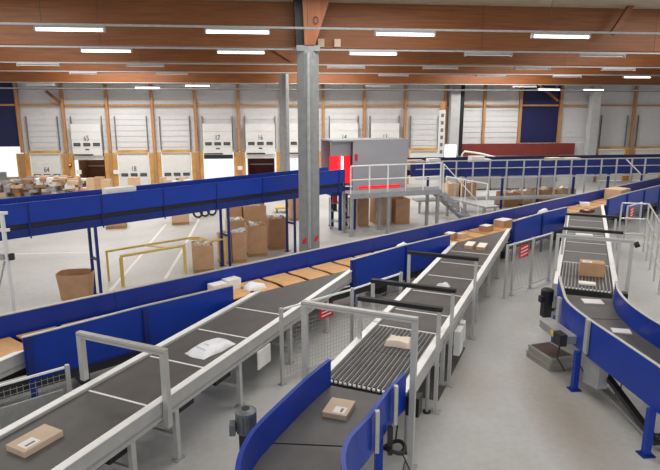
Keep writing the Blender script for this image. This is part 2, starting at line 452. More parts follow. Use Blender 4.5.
# cable tray by the dock wall
ctz = PY(100, 89.5, 37.6).z
ctr = thing('cable_tray', 'dark grey cable tray running along the dock wall under the roof', 'cable tray', (0, 37.6, ctz))
MB().fbox(W, -28, 42, 37.45, 37.75, ctz, ctz+.02).build('tray_floor', 'dark_metal', ctr)
for yy_ in (37.45, 37.74): MB().fbox(W, -28, 42, yy_, yy_+.01, ctz+.021, ctz+.1).build('tray_side', 'galv', ctr)
for k in range(-5, 9): MB().tube([(k*5, 37.76, ctz+.05), (k*5, 37.76, ROOF-.001)], .008, 5).build('hanger', 'dark_metal', ctr)
# lamp tracks and strip lights
rows = {1: (14.1, 26, 'first'), 2: (18.7, 48, 'second'), 3: (24.6, 63.5, 'third'), 4: (30.4, 72, 'fourth'), 5: (36.6, 83, 'fifth')}
trz = {}
for r, (yy, py, w_) in rows.items():
    z = PY(100, py, yy).z; trz[r] = z
    t = thing('lamp_track', f'long thin grey lamp track under the roof, {w_} row counted from the sorter side', 'track', (0, yy, z))
    MB().fbox(W, -26, 40, yy - 0.025, yy + 0.025, z, z + 0.045).build('track_rail', 'galv', t)
    for k in range(-4, 7):
        MB().tube([(k*6 + 1.0, yy, z + 0.046), (k*6 + 1.0, yy, ROOF - 0.001)], 0.006, 5).build('hanger', 'dark_metal', t)
lamps = [(1, 35, 105, 1), (1, 205, 270, 1), (1, 375, 435, 1), (1, 532, 590, 1),
         (2, 81, 132, 1), (2, 217, 265, 1), (2, 349, 397, 1), (2, 465, 512, 0), (2, 580, 625, 0),
         (3, 17, 60, 0), (3, 127, 164, 0), (3, 327, 365, 0), (3, 423, 458, 0), (3, 515, 550, 0), (3, 602, 635, 0),
         (4, 70, 97, 0), (4, 156, 188, 0), (4, 377, 410, 0), (4, 475, 507, 0), (4, 552, 582, 0), (4, 623, 651, 1),
         (5, 27, 55, 0), (5, 135, 160, 1), (5, 185, 210, 1), (5, 365, 390, 0), (5, 512, 537, 0), (5, 538, 560, 1), (5, 583, 604, 1)]
ORD = {1: 'nearest the sorter', 2: 'along the beam over the grey column', 3: 'along the second roof beam', 4: 'along the third roof beam', 5: 'along the beam by the dock wall'}
NTH = ['nearest', 'second', 'third', 'fourth', 'fifth', 'sixth']
def lamp_label(r, xa, on):
    side = [l for l in lamps if l[0] == r and (l[1] < 309) == (xa < 309)]
    side.sort(key=lambda l: abs(l[1] - 309)); k = [l[1] for l in side].index(xa)
    way = 'towards the parcel pile' if xa < 309 else 'towards the navy wall panel'
    return ('lit' if on else 'unlit') + f' strip light, {NTH[k]} to the column line {way}, {rows[r][2]} lamp row'
for r, xa, xb, on in lamps:
    yy = rows[r][0]; z = trz[r]; dz = 0.0
    a = PY(xa, rows[r][1] + 4, yy).x; b = PY(xb, rows[r][1] + 4, yy).x
    c = (a + b) / 2; h = min(1.6, max(1.3, b - a)) / 2
    if r == 5: dz = -0.2 if xa in (538, 583, 135) else -0.05
    t = thing('strip_light', lamp_label(r, xa, on), 'ceiling light', (c, yy, z - 0.12 + dz), f'strip lights {ORD[r]}, ' + ('lit' if on else 'unlit'))
    MB().hexa([(c-h, yy-.07, z-.055+dz), (c+h, yy-.07, z-.055+dz), (c+h, yy+.07, z-.055+dz), (c-h, yy+.07, z-.055+dz), (c-h, yy-.04, z-.002+dz), (c+h, yy-.04, z-.002+dz), (c+h, yy+.04, z-.002+dz), (c-h, yy+.04, z-.002+dz)]).build('lamp_housing', 'lamp_body', t)
    MB().tube([(c-h+.03, yy, z-.09+dz), (c+h-.03, yy, z-.09+dz)], 0.034 if on else 0.02, 8).build('lamp_tube', 'lamp_tube' if on else 'white_paint', t, smooth=True)
    for e in (c-h, c+h-.03):
        MB().fbox(W, e, e+.03, yy-.07, yy+.07, z-.13+dz, z-.057+dz).build('end_cap', 'lamp_body', t)
    if dz: 
        for e in (c-h+.2, c+h-.2): MB().tube([(e, yy, z-.002+dz), (e, yy, z)], 0.01, 5).build('hanger', 'galv', t)

# ================================================================== TRAY SORTER
so = thing('tray_sorter', 'long blue-walled sorter carrying a row of wood-coloured tilt trays', 'sorter', M(6, 10.48))
SN0, SN1 = 10.02, 10.94       # tray band
MB().fbox(M, -6, 40, SN0 + 0.02, SN1 + 0.0, 0.62, 0.93).build('track_body', 'black', so)
k = 0; s = -5.5
while s < 38:
    mb = MB(); A = []; Bq = []
    prof = [(-0.44, 0.05), (-0.30, 0.015), (-0.1, 0.0), (0.1, 0.0), (0.30, 0.015), (0.44, 0.05)]
    skew = [-0.07, -0.01, 0.05, 0.05, -0.01, -0.07]
    for j in range(5):
        (na, za), (nb, zb_) = prof[j], prof[j+1]
        s0a, s0b = s + skew[j] + 0.025, s + skew[j+1] + 0.025
        L_ = 0.665
        mb.hexa([M(s0a, 10.48+na, .96+za), M(s0a+L_, 10.48+na, .96+za), M(s0b+L_, 10.48+nb, .96+zb_), M(s0b, 10.48+nb, .96+zb_),
                 M(s0a, 10.48+na, .985+za), M(s0a+L_, 10.48+na, .985+za), M(s0b+L_, 10.48+nb, .985+zb_), M(s0b, 10.48+nb, .985+zb_)])
    mb.build('tray', 'tray_wood', so, merge=True)
    s += 0.77
# far wall in panels
s = -6.0
while s < 40:
    MB().fbox(M, s + 0.004, s + 2.496, 11.0, 11.05, 0.55, 1.42).build('far_wall_panel', 'blue', so)
    MB().fbox(M, s + 0.004, s + 2.496, 10.985, 11.065, 1.421, 1.44).build('wall_cap', 'alu', so)
    MB().fbox(M, s + 2.40, s + 2.49, 11.051, 11.11, 0.0, 1.40).build('wall_post', 'blue_dark', so)
    s += 2.5
# near wall panels, between the induction belts
def near(s0, s1, n=9.84, cut=0.0):
    L_ = s1 - s0; m_ = max(1, round(L_ / 2.0)); w = L_ / m_
    for q in range(m_):
        a, b = s0 + q*w + 0.004, s0 + (q+1)*w - 0.004
        c0 = cut if q == 0 else 0
        MB().hexa([M(a, n-.05, .62), M(b, n-.05, .62), M(b, n, .62), M(a, n, .62), M(a, n-.05, 1.42-c0), M(b, n-.05, 1.42), M(b, n, 1.42), M(a, n, 1.42-c0)]).build('near_wall_panel', 'blue', so)
        MB().hexa([M(a, n-.06, 1.421-c0), M(b, n-.06, 1.421), M(b, n+.012, 1.421), M(a, n+.012, 1.421-c0), M(a, n-.06, 1.437-c0), M(b, n-.06, 1.437), M(b, n+.012, 1.437), M(a, n+.012, 1.437-c0)]).build('wall_cap', 'alu', so)
        MB().fbox(M, a + 0.02, a + 0.12, n - 0.09, n - 0.051, 0.0, 1.36).build('wall_post', 'blue_dark', so)
    MB().fbox(M, s0, s1, n-.06, n+.0, .59, .617).build('lower_flange', 'blue_dark', so)
def ms(px, py, z=1.42): return M.inv(P(px, py, z))[0]
def mpx(px, py, n=9.84):      # run along the sorter of the point of its near wall seen at a pixel
    d = ray(px, py); t = (n - CAM.dot(M.n)) / d.dot(M.n)
    return M.inv(CAM + d * t)[0]
near(mpx(22, 341), mpx(232, 287), cut=.05)
near(mpx(350, 266), mpx(449, 236), cut=.06)
near(mpx(512, 223), mpx(566, 208), cut=.06)
near(mpx(607, 197), 40, cut=.06)
MB().fbox(M, -6, 40, 9.86, 10.0, 0.4, 0.6).build('base_rail', 'dark_metal', so)
for q in range(-5, 39, 2):
    MB().fbox(M, q, q + 0.1, 10.1, 10.85, 0, 0.618).build('support_leg', 'dark_metal', so)

# ================================================================== INDUCTION BELTS
def cut_s(n, off=9.97):        # where a line n of the belt frame meets the near edge of the trays
    return (off - n * (B.n.dot(M.n))) / (B.d.dot(M.n))
PT = 1.05
def rail_prism(t, nb, s0, side, name, m, z0, z1, w):
    n0 = nb if side < 0 else nb - w
    n0, n1 = (nb - w, nb) if side < 0 else (nb, nb + w)
    poly = [B(s0, n0), B(cut_s(n0), n0), B(cut_s(n1), n1), B(s0, n1)]
    return MB().prism(poly, z0, z1).build(name, m, t)
def induction(nc, s0, gaps, label, hw=0.565, end_off=9.97, legs=(), wood_from=None):
    t = thing('induction_conveyor', label, 'conveyor', B(s0, nc))
    a, b = nc - hw, nc + hw
    edges = [s0] + gaps
    for q, e in enumerate(edges):
        s1 = edges[q+1] if q + 1 < len(edges) else None
        if s1 is not None: poly = [B(e+.02, a), B(s1-.02, a), B(s1-.02, b), B(e+.02, b)]
        else: poly = [B(e+.02, a), B(cut_s(a), a), B(cut_s(b), b), B(e+.02, b)]
        MB().prism(poly, 0.93, PT).build('belt', 'belt', t)
        if q > 0:
            MB().fbox(B, e-.016, e+.016, a+.02, b-.02, 0.95, PT+.004).build('transfer_strip', 'alu_top', t)
    for side, nb in ((-1, a - .004), (1, b + .004)):
        rail_prism(t, nb, s0, side, 'side_rail', 'alu', 0.80, 1.086, 0.10)
        rail_prism(t, nb, s0, side, 'rail_cap', 'alu_top', 1.0865, 1.10, 0.115)
        rail_prism(t, nb + side*0.012, s0, side, 'rail_groove', 'steel', 0.865, 0.90, 0.098)
    MB().prism([B(s0, a), B(cut_s(a), a), B(cut_s(b), b), B(s0, b)], 0.86, 0.925).build('bed_plate', 'dark_metal', t)
    for s_ in legs:
        for nb in (a - .07, b + .07):
            if s_ > cut_s(nb) - .3: continue
            MB().fbox(B, s_-.04, s_+.04, nb-.035, nb+.035, 0.03, 0.798).build('leg', 'alu', t)
            MB().fbox(B, s_-.08, s_+.08, nb-.06, nb+.06, 0.0, 0.03).build('foot_plate', 'galv', t)
        if s_ < cut_s(b) - .3: MB().fbox(B, s_-.02, s_+.02, a - .03, b + .03, 0.35, 0.41).build('cross_tie', 'alu', t)
    return t
def drive(t, s, n, z=0.62):
    MB().fbox(B, s-.2, s+.22, n-.1, n+.1, z, z+.16).build('drive_box', 'black', t)
    MB().tube([B(s-.5, n, z+.08), B(s-.2, n, z+.08)], 0.075, 10).build('drive_motor', 'dark_metal', t)
NB = (8.86, 5.66, 2.66, -0.34)
g1 = [5.46, 6.74, 8.03, 9.31]
b1 = induction(NB[1], 2.2, g1, 'grey induction belt carrying the white plastic bag', legs=(3.1, 5.0, 5.88, 7.55, 9.4, 11.2))
for s_ in (3.6, 4.9, 6.2, 7.2, 8.6): drive(b1, s_, NB[1] - .45)
MB().fbox(B, 8.08, 8.52, NB[1]-.70, NB[1]-.672, 0.45, 0.79).build('info_plate', 'paper', b1)
b0 = induction(NB[0], 1.0, [2.4], 'grey induction belt partly hidden behind the blue sorter wall', legs=(2.0, 3.8))
g2 = [10.55, 11.88, 13.22, 14.55, 15.86]
b2 = induction(NB[2], 9.60, g2, 'grey induction belt with three black bars across', legs=(9.75, 11.4, 13.3, 15.3, 17.2))
for s_ in (10.3, 12.4, 14.2): drive(b2, s_, NB[2] - .45)
MB().fbox(B, 10.5, 10.85, NB[2]-.80, NB[2]-.68, 0.28, 0.78).build('control_box', 'white_paint', b2)
MB().fbox(B, 11.0, 11.2, NB[2]-.78, NB[2]-.68, 0.36, 0.78).build('control_box', 'white_paint', b2)
g3 = [17.2, 18.5, 19.8, 21.1, 22.4]
b3 = induction(NB[3], 15.92, g3, 'grey induction belt behind the brown carton', legs=(16.2, 18.2, 20.2, 22.2))

# strip-belt infeed sections (narrow belts running lengthwise)
def strip_bed(nc, s0, s1, label):
    t = thing('strip_belt_conveyor', label, 'conveyor', B(s0, nc))
    hw = 0.565; a, b = nc - hw, nc + hw
    mid = s0 + (s1 - s0) * 0.52
    for (e0, e1) in ((s0 + .05, mid - .012), (mid + .012, s1 - .03)):
        N = 14
        for q in range(N):
            n_ = a + .04 + (2*hw - .08) * (q + .5) / N
            MB().fbox(B, e0, e1, n_ - .023, n_ + .023, 1.0, PT).build('strip_belt', 'strip', t)
            MB().tube([B(e0 - .012, n_ - .02, 1.02), B(e0 - .012, n_ + .02, 1.02)], 0.024, 8).build('strip_pulley', 'alu_top', t)
    N = 14
    for q in range(N + 1):
        n_ = a + .04 + (2*hw - .08) * q / N
        MB().fbox(B, s0 + .06, s1 - .03, n_ - .012, n_ + .012, .99, 1.035).build('guide_bar', 'steel', t)
    MB().fbox(B, s0, s1, a, b, .86, .985).build('bed_plate', 'dark_metal', t)
    MB().fbox(B, s1 - .022, s1 + .012, a + .01, b - .01, .985, 1.056).build('end_strip', 'alu_top', t)
    for side, nb in ((-1, a - .004), (1, b + .004)):
        n0, n1 = (nb - .10, nb) if side < 0 else (nb, nb + .10)
        MB().fbox(B, s0, s1 - .005, n0, n1, .80, 1.086).build('side_rail', 'alu', t)
        MB().fbox(B, s0, s1 - .005, n0 - (.015 if side < 0 else 0), n1 + (.015 if side > 0 else 0), 1.0865, 1.10).build('rail_cap', 'alu_top', t)
    for s_ in (s0 + .25, s0 + 1.5):
        for nb in (a - .07, b + .07):
            MB().tube([B(s_, nb, .03), B(s_, nb, .798)], .033, 10).build('leg', 'steel', t)
            MB().tube([B(s_, nb, 0), B(s_, nb, .03)], .07, 10).build('foot', 'dark_metal', t)
    MB().fbox(B, s0 + .02, s0 + .22, a - .3, a - .11, .74, 1.03).build('drive_cover', 'black', t)
    return t
sb2 = strip_bed(NB[2], 7.15, 9.58, 'strip-belt infeed in front of the belt with three black bars')
sb3 = strip_bed(NB[3], 13.55, 15.90, 'strip-belt infeed under the brown carton')

# portals over the belts
def portal(s, na, nb, zt, label, m='alu', za=0.0, zb=0.0, w=0.085, bar='alu', grp=None):
    t = thing('portal_frame', label, 'portal frame', B(s, (na + nb) / 2, min(za, zb)), grp)
    for n_, z_ in ((na, za), (nb, zb)):
        MB().fbox(B, s - w/2, s + w/2, n_ - w/2, n_ + w/2, z_, zt).build('portal_post', m, t)
        if z_ < .01: MB().fbox(B, s - .09, s + .09, n_ - .09, n_ + .09, 0, .015).build('foot_plate', 'galv', t)
    lo, hi = min(na, nb), max(na, nb)
    if bar == 'alu':
        MB().fbox(B, s - w/2, s + w/2, lo - w/2, hi + w/2, zt + .001, zt + w).build('cross_bar', m, t)
        MB().fbox(B, s - w/2 - .004, s - w/2 + .002, lo - w/2, hi + w/2, zt + w*.4, zt + w*.6).build('bar_slot', 'steel', t)
    else:
        MB().fbox(B, s - .05, s + .05, lo - w/2 - .02, hi + w/2, zt + .001, zt + .07).build('cross_bar', 'black', t)
    return t
portal(5.62, 4.935, 6.45, 1.77, 'aluminium portal frame over the belt with the flat brown box', 'alu', .70, 1.102)
portal(7.06, 1.86, 3.52, 2.20, 'aluminium portal frame over the strip-belt infeed next to the blue curve', 'alu', 0, 0, .078)
g = 'black bars over the middle belt'
portal(12.18, 1.9, 3.40, 1.80, 'black bar portal over the belt, last one before the sorter trays', 'alu', 0, 1.102, .06, 'black')
portal(9.78, 1.9, 3.42, 1.80, 'middle one of three black bar portals over one belt', 'alu', 0, 1.102, .06, 'black')
portal(8.72, 1.9, 3.28, 1.80, 'black bar portal over the strip-belt end, next to the aluminium frame', 'alu', 0, 1.102, .06, 'black')
pt3 = portal(14.7, .36, -1.26, 1.95, 'aluminium portal frame over the belt with the brown carton', 'alu', 0, 0, .08)
MB().tube([B(14.7, -1.31, 1.9), B(14.7, -1.41, 1.95)], .07, 12).build('camera_head', 'black', pt3)
portal(16.5, .27, -1.13, 1.80, 'black bar portal behind the frame over the brown carton', 'alu', 1.102, 0, .06, 'black')
portal(18.9, .27, -1.11, 1.80, 'black bar portal nearest the sorter on the brown carton belt', 'alu', 1.102, 0, .06, 'black')

# blue curved infeed conveyors
def smooth_path(pts, sub=4):
    pts = [Vector((p[0], p[1], 0)) for p in pts]; out = []
    for i in range(len(pts)-1):
        p0, p1, p2, p3 = pts[max(i-1, 0)], pts[i], pts[i+1], pts[min(i+2, len(pts)-1)]
        for k in range(sub):
            u = k / sub
            out.append(0.5*((2*p1) + (p2-p0)*u + (2*p0-5*p1+4*p2-p3)*u*u + (3*p1-p0-3*p2+p3)*u**3))
    out.append(pts[-1]); return out
def curve_conv(L, R, label, split, z_low, cap):
    L, R = smooth_path(L), smooth_path(R)
    n = min(len(L), len(R))
    t = thing('curved_infeed_conveyor', label, 'conveyor', ((L[0]+R[0])/2))
    MB().ribbon(L, .05, z_low, 1.40).build('side_wall', 'blue', t)
    MB().ribbon(R, .05, z_low, 1.40).build('side_wall', 'blue', t)
    MB().ribbon(L, .054, 1.401, 1.413).build('wall_cap', cap, t)
    MB().ribbon(R, .054, 1.401, 1.413).build('wall_cap', cap, t)
    ii = [(q + (p - q).normalized() * -0.03 if False else p) for p, q in zip(L, R)]
    def inset(a, b): d = (b-a).normalized()*.03; return a+d, b-d
    k = split
    for (i0, i1) in ((0, k), (k, n-1)):
        idx = list(range(i0, i1+1)); la = []; ra = []
        for i in idx:
            a, b = inset(L[i], R[i])
            if i == k:
                sh = (L[k+1]-L[k]).normalized()*.015 * (1 if i0 == k else -1); a = a+sh; b = b+sh
            la.append(a); ra.append(b)
        poly = [(p.x, p.y) for p in la] + [(p.x, p.y) for p in reversed(ra)]
        MB().prism(poly, .96, 1.0).build('belt', 'belt', t)
    poly = []
    la = [inset(L[i], R[i]) for i in range(n)]
    MB().prism([(a.x, a.y) for a, b in la] + [(b.x, b.y) for a, b in reversed(la)], .88, .955).build('bed_plate', 'black', t)
    return t, L, R
L2 = [(0.83, 7.72), (0.46, 7.17), (-0.05, 6.3), (-0.26, 5.88), (-0.37, 5.45), (-0.38, 5.0), (-0.34, 4.4), (-0.28, 3.7)]
R2 = [(1.83, 7.17), (1.50, 6.72), (1.12, 6.08), (0.84, 5.68), (0.72, 5.33), (0.70, 4.95), (0.72, 4.4), (0.78, 3.7)]
c2t, L2, R2 = curve_conv(L2, R2, 'blue curved infeed conveyor carrying the brown book-sized packet', 8, .86, 'blue')
L3 = [(6.36, 11.45), (5.98, 10.6), (5.66, 9.8), (5.56, 8.95), (5.54, 7.96), (5.52, 6.98), (5.5, 6.0)]
R3 = [(7.38, 10.95), (7.02, 10.3), (6.78, 9.6), (6.66, 8.9), (6.61, 8.0), (6.58, 7.0), (6.56, 6.0)]
c3t, L3, R3 = curve_conv(L3, R3, 'blue curved infeed conveyor leading to the brown carton', 7, .74, 'alu')  # alu cap paints the white highlight along the wall tops
def blue_leg(t, x, y, z1):
    MB().fbox(W, x-.05, x+.05, y-.045, y+.045, .02, z1).build('leg', 'blue', t)
    MB().fbox(W, x-.1, x+.1, y-.09, y+.09, 0, .02).build('foot_plate', 'blue_dark', t)
for x, y in ((5.47, 8.99), (5.47, 6.97), (6.66, 8.6), (6.64, 6.7), (5.98, 10.75)): blue_leg(c3t, x, y, .75)
for x, y in ((1.36, 6.58), (0.02, 6.55), (0.8, 4.6), (-.42, 4.6)): blue_leg(c2t, x, y, .88)
MB().bar((5.6, 6.97, .3), (6.58, 6.8, .3), .06, .06).build('cross_tie', 'dark_metal', c3t)
for x, y in ((5.45, 8.6), (5.45, 10.0)):
    pass
# upright stiffeners on the outside of the walls
for (x, y) in ((5.515, 8.8), (5.62, 10.0)):
    MB().fbox(W, x-.045, x+.0, y-.05, y+.05, .80, 1.43).build('stiffener', 'alu', c3t)
for (x, y) in ((1.215, 6.12), (1.58, 6.72)):
    MB().fbox(W, x+.0, x+.05, y-.03, y+.03, .9, 1.46).build('stiffener', 'alu', c2t)
# gear motor beside each curve
def gear_motor(c, label, lean=(0, 0, 1), m='motor_grey'):
    t = thing('gear_motor', label, 'motor', c)
    c = Vector(c)
    MB().tube([c + Vector((0, 0, .12)), c + Vector((0, 0, .36))], .125, 16).build('motor_body', m, t, smooth=True)
    MB().tube([c + Vector((0, 0, .361)), c + Vector((0, 0, .40)), c + Vector((0, 0, .43))], [.135, .135, .09], 16).build('fan_cover', m, t, smooth=True)
    MB().tube([c + Vector((0, 0, .431)), c + Vector((0, 0, .437))], .05, 12).build('fan_grille', 'dark_metal', t)
    for q in range(10):
        a = math.pi*2*q/10
        MB().bar(c + Vector((.125*math.cos(a), .125*math.sin(a), .14)), c + Vector((.125*math.cos(a), .125*math.sin(a), .35)), .012, .03).build('cooling_fin', m, t)
    MB().fbox(W, c.x-.2, c.x-.127, c.y-.14, c.y+.0, c.z+.14, c.z+.28).build('terminal_box', m, t)
    MB().fbox(W, c.x-.09, c.x+.09, c.y-.09, c.y+.09, c.z-.22, c.z+.115).build('gearbox', 'dark_metal', t)
    MB().tube([c + Vector((.09, .0, -.08)), c + Vector((.2, .03, -.08))], .04, 10).build('output_shaft', 'dark_metal', t)
    return t
mp = P(246, 420, 1.22)
gear_motor((mp.x, mp.y, .95), 'grey gear motor standing at the outer side of the blue curve with the packet')
mp = P(547, 297, .95)
gear_motor((mp.x, mp.y, .72), 'dark gear motor hanging at the blue curve by the stacked crates', m='dark_metal')
# cabling and a coil under the blue curve
wl = thing('cable_coil', 'black coil of cable hanging at the blue leg of the curve', 'cable', (1.62, 6.72, .5))
ring = [(1.58 + .14*math.cos(t), 6.62 + .12*math.sin(t), .62 + .03*math.sin(2*t)) for t in [math.pi*2*k/18 for k in range(19)]]
MB().tube(ring, .028, 7).build('coil', 'black', wl)
MB().tube([(1.62, 6.74, .62), (1.68, 6.9, .75), (1.66, 7.0, .92), (1.62, 7.05, .98)], .012, 6).build('cable', 'black', wl)
MB().tube([(1.66, 6.5, .6), (1.75, 6.4, .4), (1.68, 6.55, .25), (1.8, 6.9, .2)], .010, 6).build('cable', 'black', wl)
MB().fbox(W, 1.48, 1.54, 6.55, 6.62, .55, .95).build('cable_bracket', 'dark_metal', wl)
for q, (pts, lab) in enumerate((([P(604, 368, .5), P(600, 385, .12), P(606, 396, .02), P(620, 394, .02), P(622, 380, .3)], 'thin black cable looping under the blue conveyor by the grey box'),
                   ([P(581, 345, .8), P(580, 365, .4), P(586, 377, .03), P(597, 377, .03)], 'thin black cable beside the blue conveyor leg'))):
    tag(MB().tube([Vector(p) for p in smooth3] if False else pts, .012, 6).build('loose_cable', 'black'), lab, 'cable')
# sensor head and pulley block at the right curve
ec = thing('control_box', 'grey electrical box hanging under the blue curved conveyor', 'electrical box', (5.62, 8.65, .32))
MB().hexa([(5.56, 8.45, .28), (5.74, 8.45, .28), (5.74, 8.9, .2), (5.56, 8.9, .2), (5.56, 8.45, .72), (5.74, 8.45, .72), (5.74, 8.9, .72), (5.56, 8.9, .72)]).build('box_body', 'box_grey', ec)
MB().fbox(W, 5.553, 5.558, 8.5, 8.85, .33, .68).build('box_lid', 'galv', ec)
dg = thing('diagonal_strut', 'dark grey slanted strut under the blue conveyor near the grey box', 'strut', (5.75, 8.2, 0.1))
MB().bar((5.78, 8.6, .5), (5.7, 7.05, .12), .10, .08).build('strut_bar', 'dark_metal', dg)
MB().bar((5.9, 8.9, .12), (5.76, 7.05, .06), .14, .05).build('strut_shoe', 'steel', dg)
hd = thing('tension_unit', 'grey belt tension unit with yellow label at the outer wall of the curve', 'machine part', (5.45, 9.6, .8))
MB().fbox(W, 5.28, 5.56, 9.2, 10.1, .80, .95).build('unit_body', 'steel', hd)
MB().fbox(W, 5.2, 5.34, 9.15, 9.4, .78, 1.0).build('unit_head', 'dark_metal', hd)
MB().fbox(W, 5.26, 5.279, 9.42, 9.62, .83, .92).build('yellow_label', 'yellow', hd)
MB().tube([(5.3, 9.3, .78), (5.26, 9.3, .5), (5.35, 9.15, .3)], .015, 6).build('hose', 'black', hd)
# stacked crates on the floor by the blue leg
for q in range(2):
    cr = thing('stacking_crate', ['worn grey flat crate on the floor, bottom one of two', 'worn grey flat crate with brown top, upper one of two'][q], 'crate', (P(548, 362).x, P(548, 362).y, q*.145), 'crates by the blue leg')
    cA, cB = P(534, 358), P(557, 373); f_ = Frame(math.degrees(math.atan2(cB.x-cA.x, cB.y-cA.y)), (P(548, 362).x, P(548, 362).y)); z = q*.145
    o_ = q*.05
    for a in ((-.37, .37, -.27, -.262), (-.37, .37, .262, .27), (-.37, -.362, -.261, .261), (.362, .37, -.261, .261)):
        MB().fbox(f_, a[0]+o_, a[1]+o_, a[2], a[3], z+.11, z+.14).build('crate_rim', 'galv', cr)
    MB().fbox(f_, -.36+o_, .36+o_, -.26, .26, z, z+.02).build('crate_floor', 'crate_grey', cr)
    for a in ((-.36, .36, -.26, -.235), (-.36, .36, .235, .26), (-.36, -.335, -.234, .234), (.335, .36, -.234, .234)):
        MB().fbox(f_, a[0]+o_, a[1]+o_, a[2], a[3], z+.021, z+.142).build('crate_side', 'crate_grey', cr)
    if q: MB().fbox(f_, -.33+o_, .33+o_, -.23, .23, z+.10, z+.135).build('crate_content', 'crate_brown', cr)
    MB().fbox(f_, -.365+o_, -.3605+o_, -.1, .1, z+.06, z+.11).build('hand_hole', 'black', cr)
# floor mat under the middle belt
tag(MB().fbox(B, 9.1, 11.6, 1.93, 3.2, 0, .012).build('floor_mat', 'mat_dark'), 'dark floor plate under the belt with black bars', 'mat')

# ================================================================== MESH FENCES
def fence(fr, pts, zt, label, sign_at=None, mesh_to=1.0, m='alu', grp=None, z0=.12):
    """pts: (s, n) posts in order"""
    t = thing('mesh_fence', label, 'fence', fr(*pts[0]), grp)
    for (s, n) in pts:
        p = fr(s, n)
        MB().fbox(fr, s-.028, s+.028, n-.028, n+.028, 0.012, zt).build('fence_post', m, t)
        MB().fbox(fr, s-.07, s+.07, n-.06, n+.06, 0, .012).build('foot_plate', 'galv', t)
    for (a, b) in zip(pts, pts[1:]):
        A, C = fr(*a), fr(*b); d = (C-A).normalized(); A = A + d*.04; C = C - d*.04
        up = Vector((0, 0, 1))
        MB().bar(A+up*(zt-.03), C+up*(zt-.03), .03, .03).build('top_rail', 'alu_top', t)
        MB().bar(A+up*z0, C+up*z0, .03, .03).build('bottom_rail', m, t)
        L_ = (C-A).length; mb = MB()
        nv = max(2, int(L_/.075)); zm = z0 + (zt-z0)*mesh_to
        for q in range(1, nv):
            p = A + (C-A)*(q/nv); mb.bar(p+up*(z0+.016), p+up*(zm-.046), .005, .005)
        nh = int((zm-z0)/.075)
        for q in range(1, nh):
            mb.bar(A+up*(z0+q*(zm-z0)/nh), C+up*(z0+q*(zm-z0)/nh), .005, .005)
        tag(mb.build('wire_mesh', 'steel', t), None, kind='stuff')
    if sign_at:
        s, n, z, w, h = sign_at
        sg = MB().fbox(fr, s-w/2, s+w/2, n-.045, n-.035, z-h/2, z+h/2).build('warning_sign', 'red', t)
        for q in (-1, 0, 1):
            zz = z + q*h*.27
            MB().hexa([fr(s-w*.36, n-.05, zz-h*.09), fr(s+w*.36, n-.05, zz+h*.02), fr(s+w*.36, n-.046, zz+h*.02), fr(s-w*.36, n-.046, zz-h*.09),
                       fr(s-w*.36, n-.05, zz+h*.0), fr(s+w*.36, n-.05, zz+h*.11), fr(s+w*.36, n-.046, zz+h*.11), fr(s-w*.36, n-.046, zz+h*.0)]).build('sign_writing', 'paper', sg)
    return t
def mn(px, py, z): return M.inv(P(px, py, z))
f1a = M.inv(P(282, 384)); 
fence(M, [(f1a[0], 7.86), mn(352, 288, 1.5), mn(401, 272, 1.5)], 1.5, 'mesh fence with red sign between the bag belt and the black-bar belt', (mn(331, 313, 1.2)[0], (7.86 + mn(352, 288, 1.5)[1])/2 - .01, 1.2, .34, .26), .8)
p0, p1, p2, p3 = [mn(x, y, 0) for x, y in ((500, 300), (507, 295), (528, 291), (553, 282))]
fence(M, [(p1[0]-.3, 7.82), (p1[0]+.05, 7.82), (p1[0]+1.05, 7.82), (p1[0]+2.1, 7.82)], 1.5, 'mesh fence with red sign between black-bar belt and carton belt', (p1[0]+.5, 7.82, 1.2, .48, .36))
q0, q1 = mn(0, 393, 1.3), mn(67, 366, 1.3)
fl_ = fence(M, [(q0[0]-1.2, q1[1]), (q1[0]-1.05, q1[1]), q1], 1.32, 'mesh fence in front of the blue sorter wall by the flat brown box', (q1[0]-1.35, q1[1], 1.0, .3, .2), .95)
MB().fbox(M, q1[0]-.95, q1[0]-.1, q1[1]-.06, q1[1]-.035, .55, .98).build('fence_plate', 'galv', fl_)
r0, r1 = mn(622, 240, 0), mn(650, 236, 0)
fence(M, [(r0[0]+.2, r0[1]), (r0[0]+1.6, r0[1])], 1.35, 'mesh fence with red sign right of the carton belt', (r0[0]+.55, r0[1], 1.05, .32, .42))

# guard rail along the right walkway
gr = thing('guard_rail', 'silver tubular guard rail at the right walkway', 'railing', P(655, 262))
tops = [P(622, 203, 1.75), P(649, 204, 1.75)]
base = tops[1]
run = [base + (Vector((P(661, 224, 1.75)) - base)) * k for k in (0, 1/3, 2/3, 1.0, 1.35)]
path = [tops[0]] + run
for k, p in enumerate(path):
    MB().tube([(p.x, p.y, 0.0), (p.x, p.y, 1.72)], .03, 8).build('rail_post', 'alu', gr)
for z, nm in ((1.75, 'top_rail'), (1.2, 'mid_rail'), (.65, 'mid_rail')):
    for a, b in zip(path, path[1:]):
        MB().tube([(a.x, a.y, z), (b.x, b.y, z)], .028, 8).build(nm, 'alu', gr)

